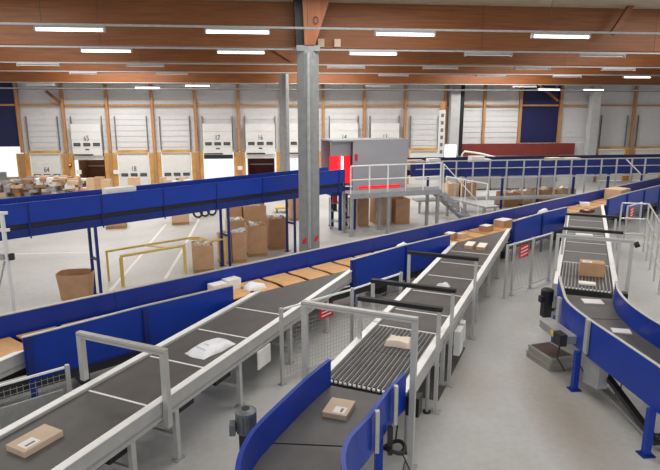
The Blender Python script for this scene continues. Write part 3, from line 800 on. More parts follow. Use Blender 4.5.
# ================================================================== ELEVATED CONVEYOR (left)
uo = P(0, 206, 2.8)
U = Frame(51.2, (uo.x, uo.y))
ev = thing('elevated_conveyor', 'elevated blue conveyor on slim legs passing behind the column', 'conveyor', U(4, 0))
s = -3.0; UEND = 11.7
while s < UEND - .1:
    e = min(s + 1.8, UEND)
    MB().fbox(U, s+.004, e-.004, -.05, 0, 2.32, 2.80).build('side_panel', 'blue', ev)
    MB().fbox(U, s+.004, e-.004, -.065, .0, 2.801, 2.825).build('panel_flange', 'blue', ev)
    MB().fbox(U, s+.004, e-.004, .85, .9, 2.0, 2.84).build('side_panel', 'blue', ev)
    MB().fbox(U, s+.004, e-.004, .03, .08, 2.19, 2.33).build('recess_strip', 'dark_metal', ev)
    MB().fbox(U, s+.004, e-.004, -.03, 0.09, 1.98, 2.188).build('lower_beam', 'blue_dark', ev)  # darker blue carries the shade below the side panel
    MB().fbox(U, e-.04, e-.008, -.065, -.051, 1.94, 2.80).build('joint_rib', 'blue_dark', ev)
    s = e
MB().fbox(U, -3, UEND, .02, .84, 2.4, 2.45).build('belt', 'belt', ev)
def eleg(px0, top_y):
    s_ = U.inv(P(px0, top_y, 1.98))[0]
    for n_ in (.0, .42):
        MB().fbox(U, s_-.035, s_+.035, n_-.03, n_+.03, 0.015, 1.978).build('leg', 'blue_dark', ev)
        MB().fbox(U, s_-.1, s_+.1, n_-.08, n_+.08, 0, .015).build('foot_plate', 'blue_dark', ev)
    MB().fbox(U, s_-.03, s_+.03, .04, .38, 1.05, 1.11).build('leg_tie', 'blue_dark', ev)
for px_, ty in ((95, 227), (228, 208), (298, 199)): eleg(px_, ty)
# parcel on it
def parcel(name, label, p, ang, l, w, h, m, cat='parcel', lab=True, grp=None, tape=False, wtop=False):
    t = thing(name, label, cat, p, grp)
    f_ = Frame(ang, (p[0], p[1])); z = p[2]
    MB().fbox(f_, -l/2, l/2, -w/2, w/2, z, z+h).build('carton', m, t)
    if lab:
        MB().fbox(f_, -l*.40, -l*.02, -w*.36, w*.12, z+h, z+h+.003).build('shipping_label', 'paper', t)
        MB().fbox(f_, -l*.34, -l*.10, -w*.26, -w*.16, z+h+.0031, z+h+.0045).build('label_print', 'print_grey', t)
    if wtop:
        MB().fbox(f_, -l*.48, l*.48, -w*.48, w*.48, z+h, z+h+.004).build('white_wrap', 'paper', t)
    if tape:
        MB().fbox(f_, -l/2, l/2, -.03, .03, z+h, z+h+.002).build('tape', 'card_pale', t)
        MB().fbox(f_, -l/2-.002, -l/2, -.03, .03, z+h*.6, z+h).build('tape_end', 'card_pale', t)
    return t
def soft_bag(name, label, p, ang, l, w, h, m='white_bag', cat='bag', grp=None, seed=1, lump=0.3, print_=False, pw=3, sq=.6):
    rnd = random.Random(seed); f_ = Frame(ang, (p[0], p[1])); z = p[2]
    N, K = 12, 9; mb = MB(); top = []
    for i in range(N+1):
        for j in range(K+1):
            u, v = -1 + 2*i/N, -1 + 2*j/K
            e = max(abs(u), abs(v))
            hh = h * (max(0, 1 - abs(u)**pw) ** sq) * (max(0, 1 - abs(v)**pw) ** sq)
            hh *= 1 + lump*(math.sin(3*u+seed)*math.cos(2.3*v+seed*2)) + rnd.uniform(-.06, .06)
            ww = 1 - .14*abs(math.sin(2.2*u + seed)) 
            uu = u*(1 - .05*math.cos(3*v+seed))
            mb.v.append(f_(uu*l/2, v*ww*w/2, z + .006 + max(0, hh)))
    nt_ = (N+1)*(K+1)
    for i in range(N+1):
        for j in range(K+1):
            q = mb.v[i*(K+1)+j]; mb.v.append(Vector((q.x, q.y, z)))
    ix = lambda i, j, o=0: o + i*(K+1)+j
    for i in range(N):
        for j in range(K):
            mb.f.append((ix(i,j), ix(i+1,j), ix(i+1,j+1), ix(i,j+1)))
            mb.f.append((ix(i,j,nt_), ix(i,j+1,nt_), ix(i+1,j+1,nt_), ix(i+1,j,nt_)))
    for i in range(N):
        mb.f.append((ix(i,0), ix(i,0,nt_), ix(i+1,0,nt_), ix(i+1,0))); mb.f.append((ix(i,K), ix(i+1,K), ix(i+1,K,nt_), ix(i,K,nt_)))
    for j in range(K):
        mb.f.append((ix(0,j), ix(0,j+1), ix(0,j+1,nt_), ix(0,j,nt_))); mb.f.append((ix(N,j), ix(N,j,nt_), ix(N,j+1,nt_), ix(N,j+1)))
    t = thing(name, label, cat, p, grp)
    body = mb.build('bag_body', m, t, smooth=True)
    if print_:
        for (i0, i1, j0, j1) in ((2, 3, 2, 6), (4, 5, 3, 5)):
            A = [mb.v[ix(i0, j)] + Vector((0, 0, .003)) for j in range(j0, j1+1)]; C = [mb.v[ix(i0, j)].lerp(mb.v[ix(i1, j)], .55) + Vector((0, 0, .004)) for j in range(j0, j1+1)]
            MB().quad_strip(A, C).build('print', 'bag_print', t)
    return t
p = U(U.inv(P(124, 192, 2.8))[0], .45, 2.45)
parcel('long_parcel', 'long white parcel on the elevated blue conveyor', p, 51, .85, .3, .46, 'paper', lab=False)

# ================================================================== PARCELS ON BELTS AND TRAYS
p = P(35.5, 443, PT); parcel('flat_box', 'flat brown cardboard box with white label on the belt under the portal', (p.x, p.y, PT), 33, .52, .34, .075, 'card_pale', 'box')
p = P(211, 349, PT); soft_bag('plastic_mailer', 'big white plastic mailer bag with faint print on the grey belt', (p.x, p.y, PT + .005), 40, .80, .50, .10, seed=3, print_=True)
p = P(339, 411, 1.0); parcel('book_packet', 'brown book-sized packet with pale label on the blue curve belt', (p.x, p.y, 1.0), 25, .42, .34, .07, 'card_pale', 'packet')
p = P(399, 344, PT); soft_bag('padded_pouch', 'beige padded pouch on the strip belts', (p.x, p.y, PT + .001), 116, .44, .36, .10, 'pouch_film', 'pouch', seed=5, lump=.1, pw=8, sq=.35)
p = P(443, 287, PT); soft_bag('white_pouch', 'small white pouch between two black bars', (p.x, p.y, PT + .005), 116, .30, .2, .09, seed=6, cat='pouch')
for (x, y, l, w, lab) in ((470, 246.5, .62, .25, 'white-topped flat carton beside its twin at the end of the belt'), (482, 248, .62, .25, 'white-topped flat carton beside its twin at the end of the belt')):
    p = P(x, y, PT); q = parcel('white_carton', lab, (p.x, p.y, PT), 30, l, w, .09, 'card', 'carton', lab=False, grp='twin cartons at the belt end')
    f_ = Frame(30, (p.x, p.y)); MB().fbox(f_, -l*.46, l*.46, -w*.46, w*.46, PT+.09, PT+.094).build('white_wrap', 'paper', q)
TZ = .986
def ontray(px, py, n=10.45): 
    s_ = M.inv(P(px, py, TZ))[0]
    q = M.inv(P(px, py, TZ))
    return M(q[0], min(10.78, max(10.2, q[1])), TZ)
soft_bag('tray_bag', 'white plastic bag lying on a tray beside the bag belt', ontray(255, 288), 60, .5, .36, .12, seed=9)
p = ontray(450, 239); parcel('small_carton', 'small brown carton with white top on a tray by the black-bar belt end', p, 40, .36, .28, .2, 'card_dark', 'carton', lab=False, wtop=True)
p = ontray(461, 238); parcel('small_carton', 'small pale carton behind the brown one on the trays', p, 60, .34, .26, .16, 'card_light', 'carton', lab=True)
p = ontray(486, 231); parcel('small_carton', 'brown carton with white label between tray ends, before the blue wall', p, 50, .42, .3, .2, 'card_dark', 'carton', lab=False, wtop=True)
p = ontray(503, 226); parcel('white_top_carton', 'wide brown carton with white top next to the blue wall end', p, 54, .6, .42, .24, 'card', 'carton', lab=False, wtop=True)
soft_bag('tray_bag', 'white bag showing above the blue wall near the guard bars', M(ms(401, 245)+.5, 10.3, TZ+.01), 54, .6, .36, .33, seed=12, lump=.1)
soft_bag('tray_bag', 'white bag showing above the blue wall by the carton belt', M(ms(551, 210)+.3, 10.35, TZ+.01), 54, .6, .4, .36, seed=13, lump=.1)
p = ontray(613, 200, 10.5); parcel('big_carton', 'big brown carton standing on the trays behind the guard rail', M(M.inv(P(613, 200, TZ))[0]+.2, 10.46, TZ), 54, 1.05, .72, .52, 'card_light', 'carton', lab=False, tape=True)
p = ontray(583, 205); parcel('tray_packet', 'flat white packet on the tray at the carton belt end', p, 20, .45, .4, .12, 'paper', 'packet', lab=False)
q = parcel('dark_packet', 'dark red and black packet on the belt end beside the flat white packet', P(587, 212, PT), 60, .5, .35, .1, 'red_band', 'packet', lab=True)
for k, (x, y) in enumerate(((208, 289), (214, 287))):
    p = ontray(x, y, 10.3)
    parcel('flat_mailer', ['flat white mailer on the tray behind the blue wall end', 'flat white mailer on the tray closer to the tray bag'][k], p + M.n*(.12*k-.06) + M.d*(.25*k), 52, .36, .26, .24, 'paper', 'mailer', lab=False, grp='flat mailers behind the blue wall end')
p = P(584, 236, PT); parcel('white_packet', 'flat white packet under the black bars of the carton belt', (p.x, p.y, PT), 118, .5, .25, .06, 'paper', 'packet', lab=False)
p = P(591, 277, PT); parcel('brown_carton', 'brown cardboard carton standing on the strip belts', (p.x + .12, p.y + .2, PT), 116, .54, .38, .33, 'card', 'carton', lab=True, tape=True)
p = P(590, 283, PT); parcel('white_sheet_packet', 'white packet lying in front of the brown carton', (p.x - .12, p.y - .08, PT), 118, .36, .22, .04, 'paper', 'packet', lab=False)
p = P(592.5, 302, 1.0); parcel('white_letter_packet', 'flat white letter packet on the curve belt, closer to the strip belts', (p.x, p.y, 1.0), 105, .40, .30, .02, 'paper', 'packet', lab=False)
p = P(621, 331.5, 1.0); parcel('white_letter_packet', 'flat white letter packet on the curve belt farther down from the strip belts', (p.x, p.y, 1.0), 110, .32, .22, .02, 'paper', 'packet', lab=False)

# ================================================================== FLOOR BEHIND THE SORTER
def floor_line(a, b, w, label):
    tag(MB().bar(Vector(a) + Vector((0, 0, .002)), Vector(b) + Vector((0, 0, .002)), w, .004).build('floor_line', 'line_white'), label, 'floor marking', 'white floor lines')
floor_line(P(110, 291), P(143, 253), .1, 'white line painted on the floor crossing under the yellow barrier')
floor_line(P(165, 279), P(185, 246), .1, 'white line painted on the floor crossing under the yellow barrier')
floor_line(P(147, 247), P(166, 224), .1, 'white line painted on the floor beyond the yellow barrier')
floor_line(P(186, 243), P(199, 219), .1, 'white line painted on the floor beyond the yellow barrier')
floor_line(P(14, 254), P(94, 252), .06, 'thin pale floor line beyond the elevated conveyor legs')

yb = thing('yellow_barrier', 'low yellow tubular barrier frame behind the blue sorter', 'barrier', M(7.6, 16))
def tb(pts, r, nm): MB().tube(pts, r, 8).build(nm, 'yellow', yb)
A0, A1 = mn(104, 251, .9)[0], mn(208, 235, .9)[0]
A2 = mn(189, 247, .9)[0]; A3 = mn(215, 243, .9)[0]; A4 = mn(232, 241, .9)[0]
tb([M(A0, 16.6, .9), M(A3-.2, 16.6, .9), M(A3+.04, 16.4, .9)], .035, 'barrier_rail')
tb([M(A0+.1, 15.75, .9), M(A2, 15.75, .9)], .04, 'barrier_rail')
tb([M(A3, 15.75, .9), M(A4, 15.75, .9)], .04, 'barrier_rail')
tb([M(A3+.04, 16.4, .9), M(A3+.04, 15.79, .9)], .035, 'barrier_rail')
for f_ in (.38, .80):
    s_ = A0 + (A1-A0)*f_; tb([M(s_-.1, 16.56, .9), M(s_+.3, 15.79, .9)], .025, 'barrier_tie')
for s_, r_ in ((A0+.12, .055), (A2-.03, .05), (A3+.04, .06), (A4-.03, .055)): tb([M(s_, 15.75, 0), M(s_, 15.75, .86)], r_, 'barrier_post')
tb([M(A0+.03, 16.6, 0), M(A0+.03, 16.6, .87)], .035, 'barrier_post')

def pallet(t, f_, w, d):
    for q in (-1, 0, 1):
        MB().fbox(f_, -w/2, w/2, q*(d/2-.06)-.05, q*(d/2-.06)+.05, 0, .09).build('pallet_runner', 'pallet_wood', t)
    for q in range(5):
        x = -w/2 + (w-.1)*q/4
        MB().fbox(f_, x, x+.1, -d/2, d/2, .0905, .112).build('pallet_board', 'pallet_wood', t)
def pallet_box(px, py, wpx, top, label, ang=80, depth=.8, fill=True, m='card', on_pallet=True, grp=None, taper=0.0, h=None):
    p = P(px, py); d = (p - CAM).dot(FW)
    w = wpx * d / F_PX
    # height from the top pixel at the same distance
    r = ray(px, top); hh = (CAM + r * (p.y / r.y)).z if h is None else h
    p = p + Vector((0, depth/2, 0))
    t = thing('pallet_box', label, 'cardboard box', p, grp)
    f_ = Frame(ang, (p.x, p.y)); z0 = 0.0
    if on_pallet: pallet(t, f_, w, depth); z0 = .113
    z1 = hh; k = .03; tp = taper
    hw, hd = w/2, depth/2
    def wall(s0, s1, n0, n1):
        MB().fbox(f_, s0, s1, n0, n1, z0+.001, z1).build('box_wall', m, t)
    wall(-hw, hw, -hd, -hd+k); wall(-hw, hw, hd-k, hd); wall(-hw, -hw+k, -hd+k+.001, hd-k-.001); wall(hw-k, hw, -hd+k+.001, hd-k-.001)
    MB().fbox(f_, -hw+k+.001, hw-k-.001, -hd+k+.001, hd-k-.001, z0+.001, z0+.02).build('box_floor', m, t)
    if fill:
        rnd = random.Random(int(px*7+py))
        MB().fbox(f_, -hw+k+.003, hw-k-.003, -hd+k+.003, hd-k-.003, z1-.28, z1-.12).build('filling', 'card_dark', t)
        for q in range(7):
            a, b = rnd.uniform(-hw*.6, hw*.6), rnd.uniform(-hd*.6, hd*.6)
            g_ = f_(a, b); ff = Frame(rnd.uniform(0, 180), (g_.x, g_.y)); s_ = rnd.uniform(.1, .17)*min(1, w); e = rnd.uniform(.07, .12)
            zz = z1 - .119
            MB().hexa([ff(-s_, -e, zz), ff(s_, -e, zz), ff(s_, e, zz), ff(-s_, e, zz), ff(-s_, -e, zz+rnd.uniform(.08, .22)), ff(s_, -e, zz+rnd.uniform(.08, .22)), ff(s_, e, zz+rnd.uniform(.08, .22)), ff(-s_, e, zz+rnd.uniform(.08, .22))]).build('loose_parcel', rnd.choice(['paper', 'card_pale', 'card_light', 'white_bag']), t)
    return t
# round-topped open bin on the left
bp = P(74, 301); ob = thing('cardboard_bin', 'empty open brown cardboard bin with bulging oval rim', 'cardboard box', bp)
mbw = MB(); N = 24; rw, rd = .47, .36
def oval(z, k):
    e = 0.62
    return [Vector((bp.x + math.copysign(abs(math.cos(t))**e, math.cos(t))*rw*k, bp.y + .3 + math.copysign(abs(math.sin(t))**e, math.sin(t))*rd*k, z)) for t in [2*math.pi*q/N for q in range(N)]]
rings = [oval(0, .84), oval(.35, .91), oval(.72, 1.0), oval(.72, .95), oval(.3, .86), oval(.04, .8)]
for r_ in rings: mbw.v += r_
for a in range(5):
    for q in range(N): mbw.f.append((a*N+q, a*N+(q+1) % N, (a+1)*N+(q+1) % N, (a+1)*N+q))
mbw.f.append(tuple(range(N-1, -1, -1))); mbw.f.append(tuple(5*N+q for q in range(N)))
mbw.build('bin_wall', 'card', ob)
pallet_box(202, 273, 20, 246, 'tall brown box with white rim papers inside the yellow barrier', depth=.8)
pallet_box(224, 265, 12, 236, 'brown box just behind the yellow barrier post', depth=.7, m='card_light')
pallet_box(238, 263, 14, 233, 'brown box between the barrier and the conveyor leg pair', depth=.7)
pallet_box(256, 257, 19, 226, 'tall full brown box in the middle of the box group under the conveyor', depth=.8)
pallet_box(276.5, 250, 18, 219, 'full brown box with white papers closest to the grey column', depth=.8, m='card_dark')
pallet_box(235, 251, 17, 221, 'full pale brown box behind the conveyor leg pair', depth=.8, m='card_light')
pallet_box(254, 238, 22, 206, 'wide brown box at the back of the box group', depth=.9)
pallet_box(234, 238, 14, 207, 'narrow brown box at the back of the box group', depth=.8)
pallet_box(294, 221, 8, 197, 'slim brown box standing alone near the grey column', depth=.6, fill=False)
pallet_box(114, 229, 19, 222, 'low open pallet box on the floor beyond the conveyor legs', depth=.9)
pallet_box(179, 225, 17, 209, 'brown pallet box on the open floor near the black coils', depth=.9, m='card_light')
yc = P(284, 212); cc = thing('yellow_cart', 'low yellow cart on the floor beyond the box group', 'cart', yc)
MB().fbox(W, yc.x-.45, yc.x+.45, yc.y-.3, yc.y+.3, .2, .28).build('cart_deck', 'yellow', cc)
for sx in (-.35, .35):
    for sy in (-.22, .22): MB().tube([(yc.x+sx-.03, yc.y+sy, .09), (yc.x+sx+.03, yc.y+sy, .09)], .09, 10).build('wheel', 'black', cc)
    MB().fbox(W, yc.x+sx-.03, yc.x+sx+.03, yc.y-.25, yc.y+.25, .17, .199).build('axle_beam', 'dark_metal', cc)
MB().fbox(W, yc.x+.1, yc.x+.4, yc.y-.2, yc.y+.2, .281, .5).build('cart_box', 'dark_metal', cc)
# black hose coils
for k, px_ in enumerate((198, 205, 212)):
    p = P(px_, 218 - k*1.2); r_ = .22
    t = thing('hose_coil', 'black coil of hose leaning upright on the open floor', 'hose', p, 'black hose coils')
    MB().tube([(p.x + r_*math.cos(t_), p.y + .06*math.sin(t_*2), .02 + r_ + r_*math.sin(t_)) for t_ in [math.pi*2*q/16 for q in range(17)]], .03, 7).build('hose_loop', 'black', t)
    MB().tube([(p.x + r_*.75*math.cos(t_), p.y + .07 + .05*math.cos(t_), .02 + r_*.9 + r_*.75*math.sin(t_)) for t_ in [math.pi*2*q/16 for q in range(17)]], .025, 7).build('hose_loop', 'black', t)

# white ladder stand at the left edge
ls = thing('white_stand', 'white tubular stand with arms at the left of the elevated conveyor', 'stand', Vector((PY(12, 296, 12.7).x, 12.7, 0)))
lp = Vector((0, 12.7, 0))
def lz(px, py): return PY(px, py, lp.y)
a, b = lz(3, 212), lz(12, 296)
MB().tube([Vector((b.x, b.y, 0)), Vector((b.x, b.y, a.z))], .05, 8).build('stand_post', 'white_paint', ls)
for yy in (213, 230):
    z = lz(3, yy).z; MB().bar((b.x-.55, b.y, z), (b.x+.12, b.y, z), .06, .06).build('arm', 'white_paint', ls)
z = lz(3, 257).z
MB().fbox(W, b.x-.6, b.x-.051, b.y-.06, b.y+.06, z-.06, z+.06).build('clamp', 'steel', ls)
MB().fbox(W, b.x+.051, b.x+.14, b.y-.05, b.y+.05, z-.07, z+.07).build('clamp', 'dark_metal', ls)
MB().bar((b.x-.06, b.y, z-.1), (b.x-.6, b.y, .05), .03, .03).build('stay', 'galv', ls)
MB().bar((b.x-.05, b.y, .5), (b.x-.4, b.y, .02), .03, .03).build('stay', 'galv', ls)
MB().fbox(W, b.x-.65, b.x+.1, b.y-.06, b.y+.06, 0, .02).build('base', 'galv', ls)

# ================================================================== SCANNER, PLATFORM AND RIGHT ELEVATED CONVEYOR
PZ = 1.75
qo = P(350, 194, PZ); Q = Frame(76, (qo.x, qo.y))
fq = lambda px, py, z: Q.inv(P(px, py, z))[0]
plat_len = fq(440, 189, PZ)
pf = thing('access_platform', 'galvanised access platform with railing beside the grey scanner tunnel', 'platform', Q(1.5, .5))
MB().fbox(Q, 0, plat_len, 0, 1.0, PZ-.04, PZ).build('grating', 'galv', pf)
MB().fbox(Q, 0, plat_len, -.05, 0, PZ-.2, PZ-.001).build('edge_beam', 'galv', pf)
for s_ in (0.1, plat_len*.42, plat_len*.98):
    for n_ in (.05, .92):
        MB().fbox(Q, s_-.06, s_+.06, n_-.05, n_+.05, .012, PZ-.205 if n_ < .06 else PZ-.042).build('platform_leg', 'galv', pf)
        MB().fbox(Q, s_-.12, s_+.12, n_-.1, n_+.1, 0, .012).build('foot_plate', 'galv', pf)
posts = [0.02 + (plat_len-.06)*k/5 for k in range(6)]
for s_ in posts:
    MB().tube([Q(s_, -.02, PZ), Q(s_, -.02, PZ+1.08)], .028, 8).build('rail_post', 'alu_top', pf)
for z in (1.1, .55):
    MB().tube([Q(.02, -.02, PZ+z), Q(plat_len, -.02, PZ+z)], .026, 8).build('hand_rail', 'alu_top', pf)
MB().fbox(Q, 0, plat_len, -.005, .005, PZ, PZ+.12).build('toe_board', 'alu', pf)
# blue support under the scanner
sn = thing('scanner_tunnel', 'grey scanner tunnel with red light over the elevated conveyor', 'scanner', Q(1.2, 2.0))
ztop = PY(378, 141, Q(1, 1.3).y).z
bx0, bx1 = fq(350, 176, 2.45) , 3.9
bx0 = .58; bx1 = Q.inv(PY(408, 160, Q(2, 1.1).y))[0] + .1
MB().fbox(Q, bx0, bx1, 1.1, 1.16, PZ-.02, ztop).build('front_panel', 'box_grey', sn)
MB().fbox(Q, bx0, bx1, 2.5, 2.56, PZ-.02, ztop).build('back_panel', 'box_grey', sn)
MB().fbox(Q, bx0-.9, bx1, 1.1, 2.56, ztop+.001, ztop+.06).build('top_panel', 'box_grey', sn)
MB().fbox(Q, bx1-.06, bx1, 1.161, 2.499, PZ-.02, ztop).build('side_panel', 'box_grey', sn)
MB().fbox(Q, bx0-.9, bx0-.001, 1.35, 1.41, 3.16, ztop).build('front_panel', 'box_grey', sn)
MB().fbox(Q, bx0-.9, bx0-.002, 2.5, 2.56, PZ-.02, ztop).build('back_panel', 'box_grey', sn)
MB().fbox(Q, bx0-.9, bx0-.01, 1.42, 1.46, 2.0, 3.14).build('red_curtain', 'laser_red', sn)
MB().fbox(Q, bx0-.43, bx0-.36, 1.30, 1.36, 2.3, 3.12).build('lit_tube', 'laser_white', sn)
MB().fbox(Q, bx0+.25, bx1-.3, 1.08, 1.099, PZ+.03, PZ+.13).build('light_slot', 'laser_red', sn)
MB().fbox(Q, .66, .75, 1.03, 1.099, 2.95, 3.22).build('signal_lamp', 'red', sn)
MB().fbox(Q, bx0-.9, bx1, 1.3, 2.4, PZ-.25, PZ-.05).build('underframe', 'blue_dark', sn)
for s_ in (.1, .75):
    for n_ in (1.34, 2.3): MB().fbox(Q, s_-.06, s_+.06, n_-.05, n_+.05, 0, PZ-.251).build('leg', 'blue_dark', sn)
MB().fbox(Q, .17, .68, 1.31, 1.37, .5, .58).build('leg_tie', 'blue_dark', sn)
# sloping stair at the platform end
stp = thing('platform_stair', 'grey steel stair going down at the end of the platform', 'stair', Q(plat_len+1.0, .5))
for n_ in (.03, .93):
    MB().bar(Q(plat_len+.03, n_, PZ-.12), Q(plat_len+1.9, n_, .1), .05, .2).build('stringer', 'galv', stp)
for k in range(7):
    s_ = plat_len + .2 + k*.235; z = PZ - .24 - k*.21
    MB().fbox(Q, s_, s_+.22, .06, .90, z, z+.035).build('tread', 'galv', stp)
for n_ in (-.03,):
    MB().tube([Q(plat_len+.1, n_, PZ+1.05), Q(plat_len+1.9, n_, 1.1)], .025, 8).build('hand_rail', 'alu_top', stp)
    for k in (.1, 1.0, 1.9): MB().tube([Q(plat_len+k, n_, max(.0, PZ-.12-(k-.03)*.95)), Q(plat_len+k, n_, PZ+1.05-(k-.1)*.92)], .022, 8).build('rail_post', 'alu_top', stp)

ro = P(420, 161.5, 2.56); R_ = Frame(86.5, (ro.x, ro.y))
rv = thing('railed_conveyor', 'elevated dark blue conveyor behind a long silver railing', 'conveyor', R_(5, .5))
RE = R_.inv(P(675, 160, 2.5))[0] + 1
s = -0.3
while s < RE:
    MB().fbox(R_, s+.004, s+1.996, .5, .55, 1.72, 2.46).build('side_panel', 'blue_dark', rv)
    MB().fbox(R_, s+.004, s+1.996, 1.5, 1.55, 1.72, 2.62).build('side_panel', 'navy', rv)
    MB().fbox(R_, s+.9, s+1.0, .56, .66, 0, 1.719).build('leg', 'blue_dark', rv)
    s += 2
MB().fbox(R_, -.3, s, .55, 1.5, 2.05, 2.1).build('belt', 'belt', rv)
rr = thing('long_railing', 'long silver railing with evenly spaced posts along the far blue conveyor', 'railing', R_(5, 0))
for px_ in (442, 457, 475, 493.5, 512, 531, 549, 567, 585, 602, 620, 638, 656, 672):
    s_ = R_.inv(P(px_, 161, 2.56))[0]
    MB().fbox(R_, s_-.03, s_+.03, -.03, .03, .7, 2.53).build('rail_post', 'alu', rr)
for z, h in ((2.56, .05), (2.18, .035), (1.70, .06)):
    MB().fbox(R_, -.2, RE, -.03, .03, z-h/2, z+h/2).build('hand_rail', 'alu', rr)
MB().fbox(R_, -.2, RE, -.3, .45, .62, .7).build('walkway', 'galv', rr)
for k in range(0, int(RE), 2): MB().fbox(R_, k, k+.1, -.05, .05, 0, .62).build('walkway_leg', 'galv', rr)
# parcels riding on it
for k, (px_, py, l, h) in enumerate(((437, 166, .9, .45), (456, 165, .6, .5), (500, 163.5, .7, .6), (519, 165.5, .6, .45), (590, 163, .8, .46), (612, 163, .8, .44))):
    s_ = R_.inv(P(px_, py, 2.56))[0]
    parcel('riding_parcel', ['low brown parcel on the far conveyor by the platform', 'flat white parcel on the far conveyor below the banner', 'white parcel box on the far conveyor beside its smaller neighbour', 'small flat white parcel on the far conveyor', 'rounded pale parcel on the far conveyor in front of the wall column', 'pale parcel on the far conveyor beyond the wall column'][k], R_(s_, 1.0, 2.101), 86, l, .5, h, ['card_pale', 'paper', 'paper', 'paper', 'card_light', 'card_pale'][k], lab=False)
# far low railings / gate diagonal
dgx = R_.inv(P(640, 160, 2.56))[0]
MB().bar(R_(dgx, -.06, 2.5), R_(dgx+.9, -.06, 1.75), .05, .05).build('diagonal_brace', 'alu_top', rr)

# lower catwalk in front of that railing
cw = thing('low_catwalk', 'grey low catwalk between the sorter and the far boxes', 'platform', P(465, 208))
c0, c1 = P(444, 197, .9), P(486, 207, .9)
C_ = Frame(math.degrees(math.atan2(c1.x-c0.x, c1.y-c0.y)), (c0.x, c0.y))
cl = (c1-c0).length
MB().fbox(C_, 0, cl, 0, .7, .82, .9).build('catwalk_deck', 'galv', cw)
for s_ in (.2, cl*.5, cl-.2):
    MB().fbox(C_, s_-.05, s_+.05, .02, .12, 0, .819).build('catwalk_leg', 'galv', cw)
for s_ in (.05, cl*.5, cl-.05): MB().tube([C_(s_, .05, .9), C_(s_, .05, 1.9)], .025, 8).build('rail_post', 'alu_top', cw)
MB().tube([C_(.05, .05, 1.9), C_(cl-.05, .05, 1.9)], .024, 8).build('hand_rail', 'alu_top', cw)
# boxes below and behind the platforms
for k, (px_, py, w, tp, lab) in enumerate(((362, 226, 11, 199, 'brown box under the platform next to the blue legs'), (382, 224, 17, 198, 'wide brown box under the middle of the platform'), (401, 224, 15, 199, 'brown box under the platform by the stair'), (352, 222, 7, 200, 'narrow brown box behind the platform leg'))):
    pallet_box(px_, py, w, tp, lab, depth=.8, fill=False, m='card_light' if k % 2 else 'card', on_pallet=False)
for k, (px_, py, w, tp, lab) in enumerate(((510, 207, 17, 193, 'brown pallet box behind the sorter, first in the row past the catwalk'), (529, 206, 17, 191, 'brown pallet box behind the sorter, second in the row'), (548, 205, 17, 190, 'brown pallet box behind the sorter, third in the row'), (567, 204, 16, 189, 'brown pallet box behind the sorter, last in the row'), (468, 200, 15, 183, 'brown box of parcels behind the catwalk'), (452, 200, 12, 184, 'small brown box of parcels behind the catwalk end'))):
    pallet_box(px_, py, w, tp, lab, depth=.8, m='card_light' if k % 2 else 'pallet_wood', fill=True)
# cart with a red-topped tool beside the column
cp = P(340, 229); ct2 = thing('wire_cart', 'grey wire cart with a red piece on top beside the grey column', 'cart', cp)
for sx in (-.4, .4):
    for sy in (0, .6): MB().tube([(cp.x+sx, cp.y+sy, .1), (cp.x+sx, cp.y+sy, 1.3)], .022, 7).build('cart_post', 'galv', ct2)
for z in (.3, .75, 1.1): 
    MB().fbox(W, cp.x-.37, cp.x+.37, cp.y+.03, cp.y+.57, z, z+.03).build('cart_shelf', 'galv', ct2)
for sx in (-.4, .4):
    for sy in (0, .6): MB().tube([(cp.x+sx-.02, cp.y+sy, .05), (cp.x+sx+.02, cp.y+sy, .05)], .05, 10).build('wheel', 'black', ct2)
MB().fbox(W, cp.x-.3, cp.x-.1, cp.y+.1, cp.y+.3, 1.131, 1.45).build('red_tool', 'red', ct2)
MB().fbox(W, cp.x-.28, cp.x-.12, cp.y+.12, cp.y+.28, .781, 1.09).build('dark_tool', 'black', ct2)

# tall white banner with beacon, and a bright screen
bnx = PY(441.5, 130, 36.0); bt = thing('tall_banner', 'tall narrow white banner column with orange top near the dock wall', 'banner', (bnx.x, 36.0, 0))
zt, zb_ = PY(442, 110, 36).z, PY(442, 168, 36).z
MB().fbox(W, bnx.x-.2, bnx.x+.2, 35.95, 36.05, .02, zt).build('banner_sheet', 'white_paint', bt)
MB().fbox(W, bnx.x-.16, bnx.x+.16, 35.95, 36.05, zt+.001, zt+.55).build('orange_top', 'post_wood', bt)
MB().fbox(W, bnx.x-.3, bnx.x+.3, 35.8, 36.2, 0, .019).build('banner_base', 'galv', bt)
for k in range(8):
    z = zt - .45 - k*.46
    MB().fbox(W, bnx.x-.07, bnx.x+.1, 35.94, 35.949, z, z+.22).build('banner_mark', 'motor_grey', bt)
sx = PY(450.5, 150, 33.0); st = thing('bright_screen', 'bright white lit screen on a post beside the banner', 'screen', (sx.x, 33.0, 0))
za, zc = PY(450, 161, 33).z, PY(450, 144.5, 33).z
MB().fbox(W, sx.x-.36, sx.x+.36, 33.0, 33.08, za, zc).build('screen_housing', 'white_paint', st)
MB().fbox(W, sx.x-.34, sx.x+.34, 32.985, 32.999, za+.02, zc-.02).build('screen_face', 'screen', st)
MB().fbox(W, sx.x-.04, sx.x+.04, 33.0, 33.08, 0, za-.001).build('screen_post', 'galv', st)
hp = PY(462, 153, 34.0); hz = hp.z
hb = thing('white_hose_boom', 'white bent tube boom in front of the red wall boards', 'boom', (hp.x, 34, 0))
MB().tube([(hp.x, 34, 0), (hp.x, 34, hz-.1), (hp.x+.15, 34, hz+.1), (hp.x+1.2, 34, hz-.05), (hp.x+2.4, 34, hz-.35)], .06, 8).build('boom_tube', 'white_paint', hb)
MB().fbox(W, hp.x-.2, hp.x+.2, 33.8, 34.2, 0, .02).build('boom_base', 'galv', hb)
gb = PY(520, 160, 33.5)
gz = PY(520, 157, 34.6).z
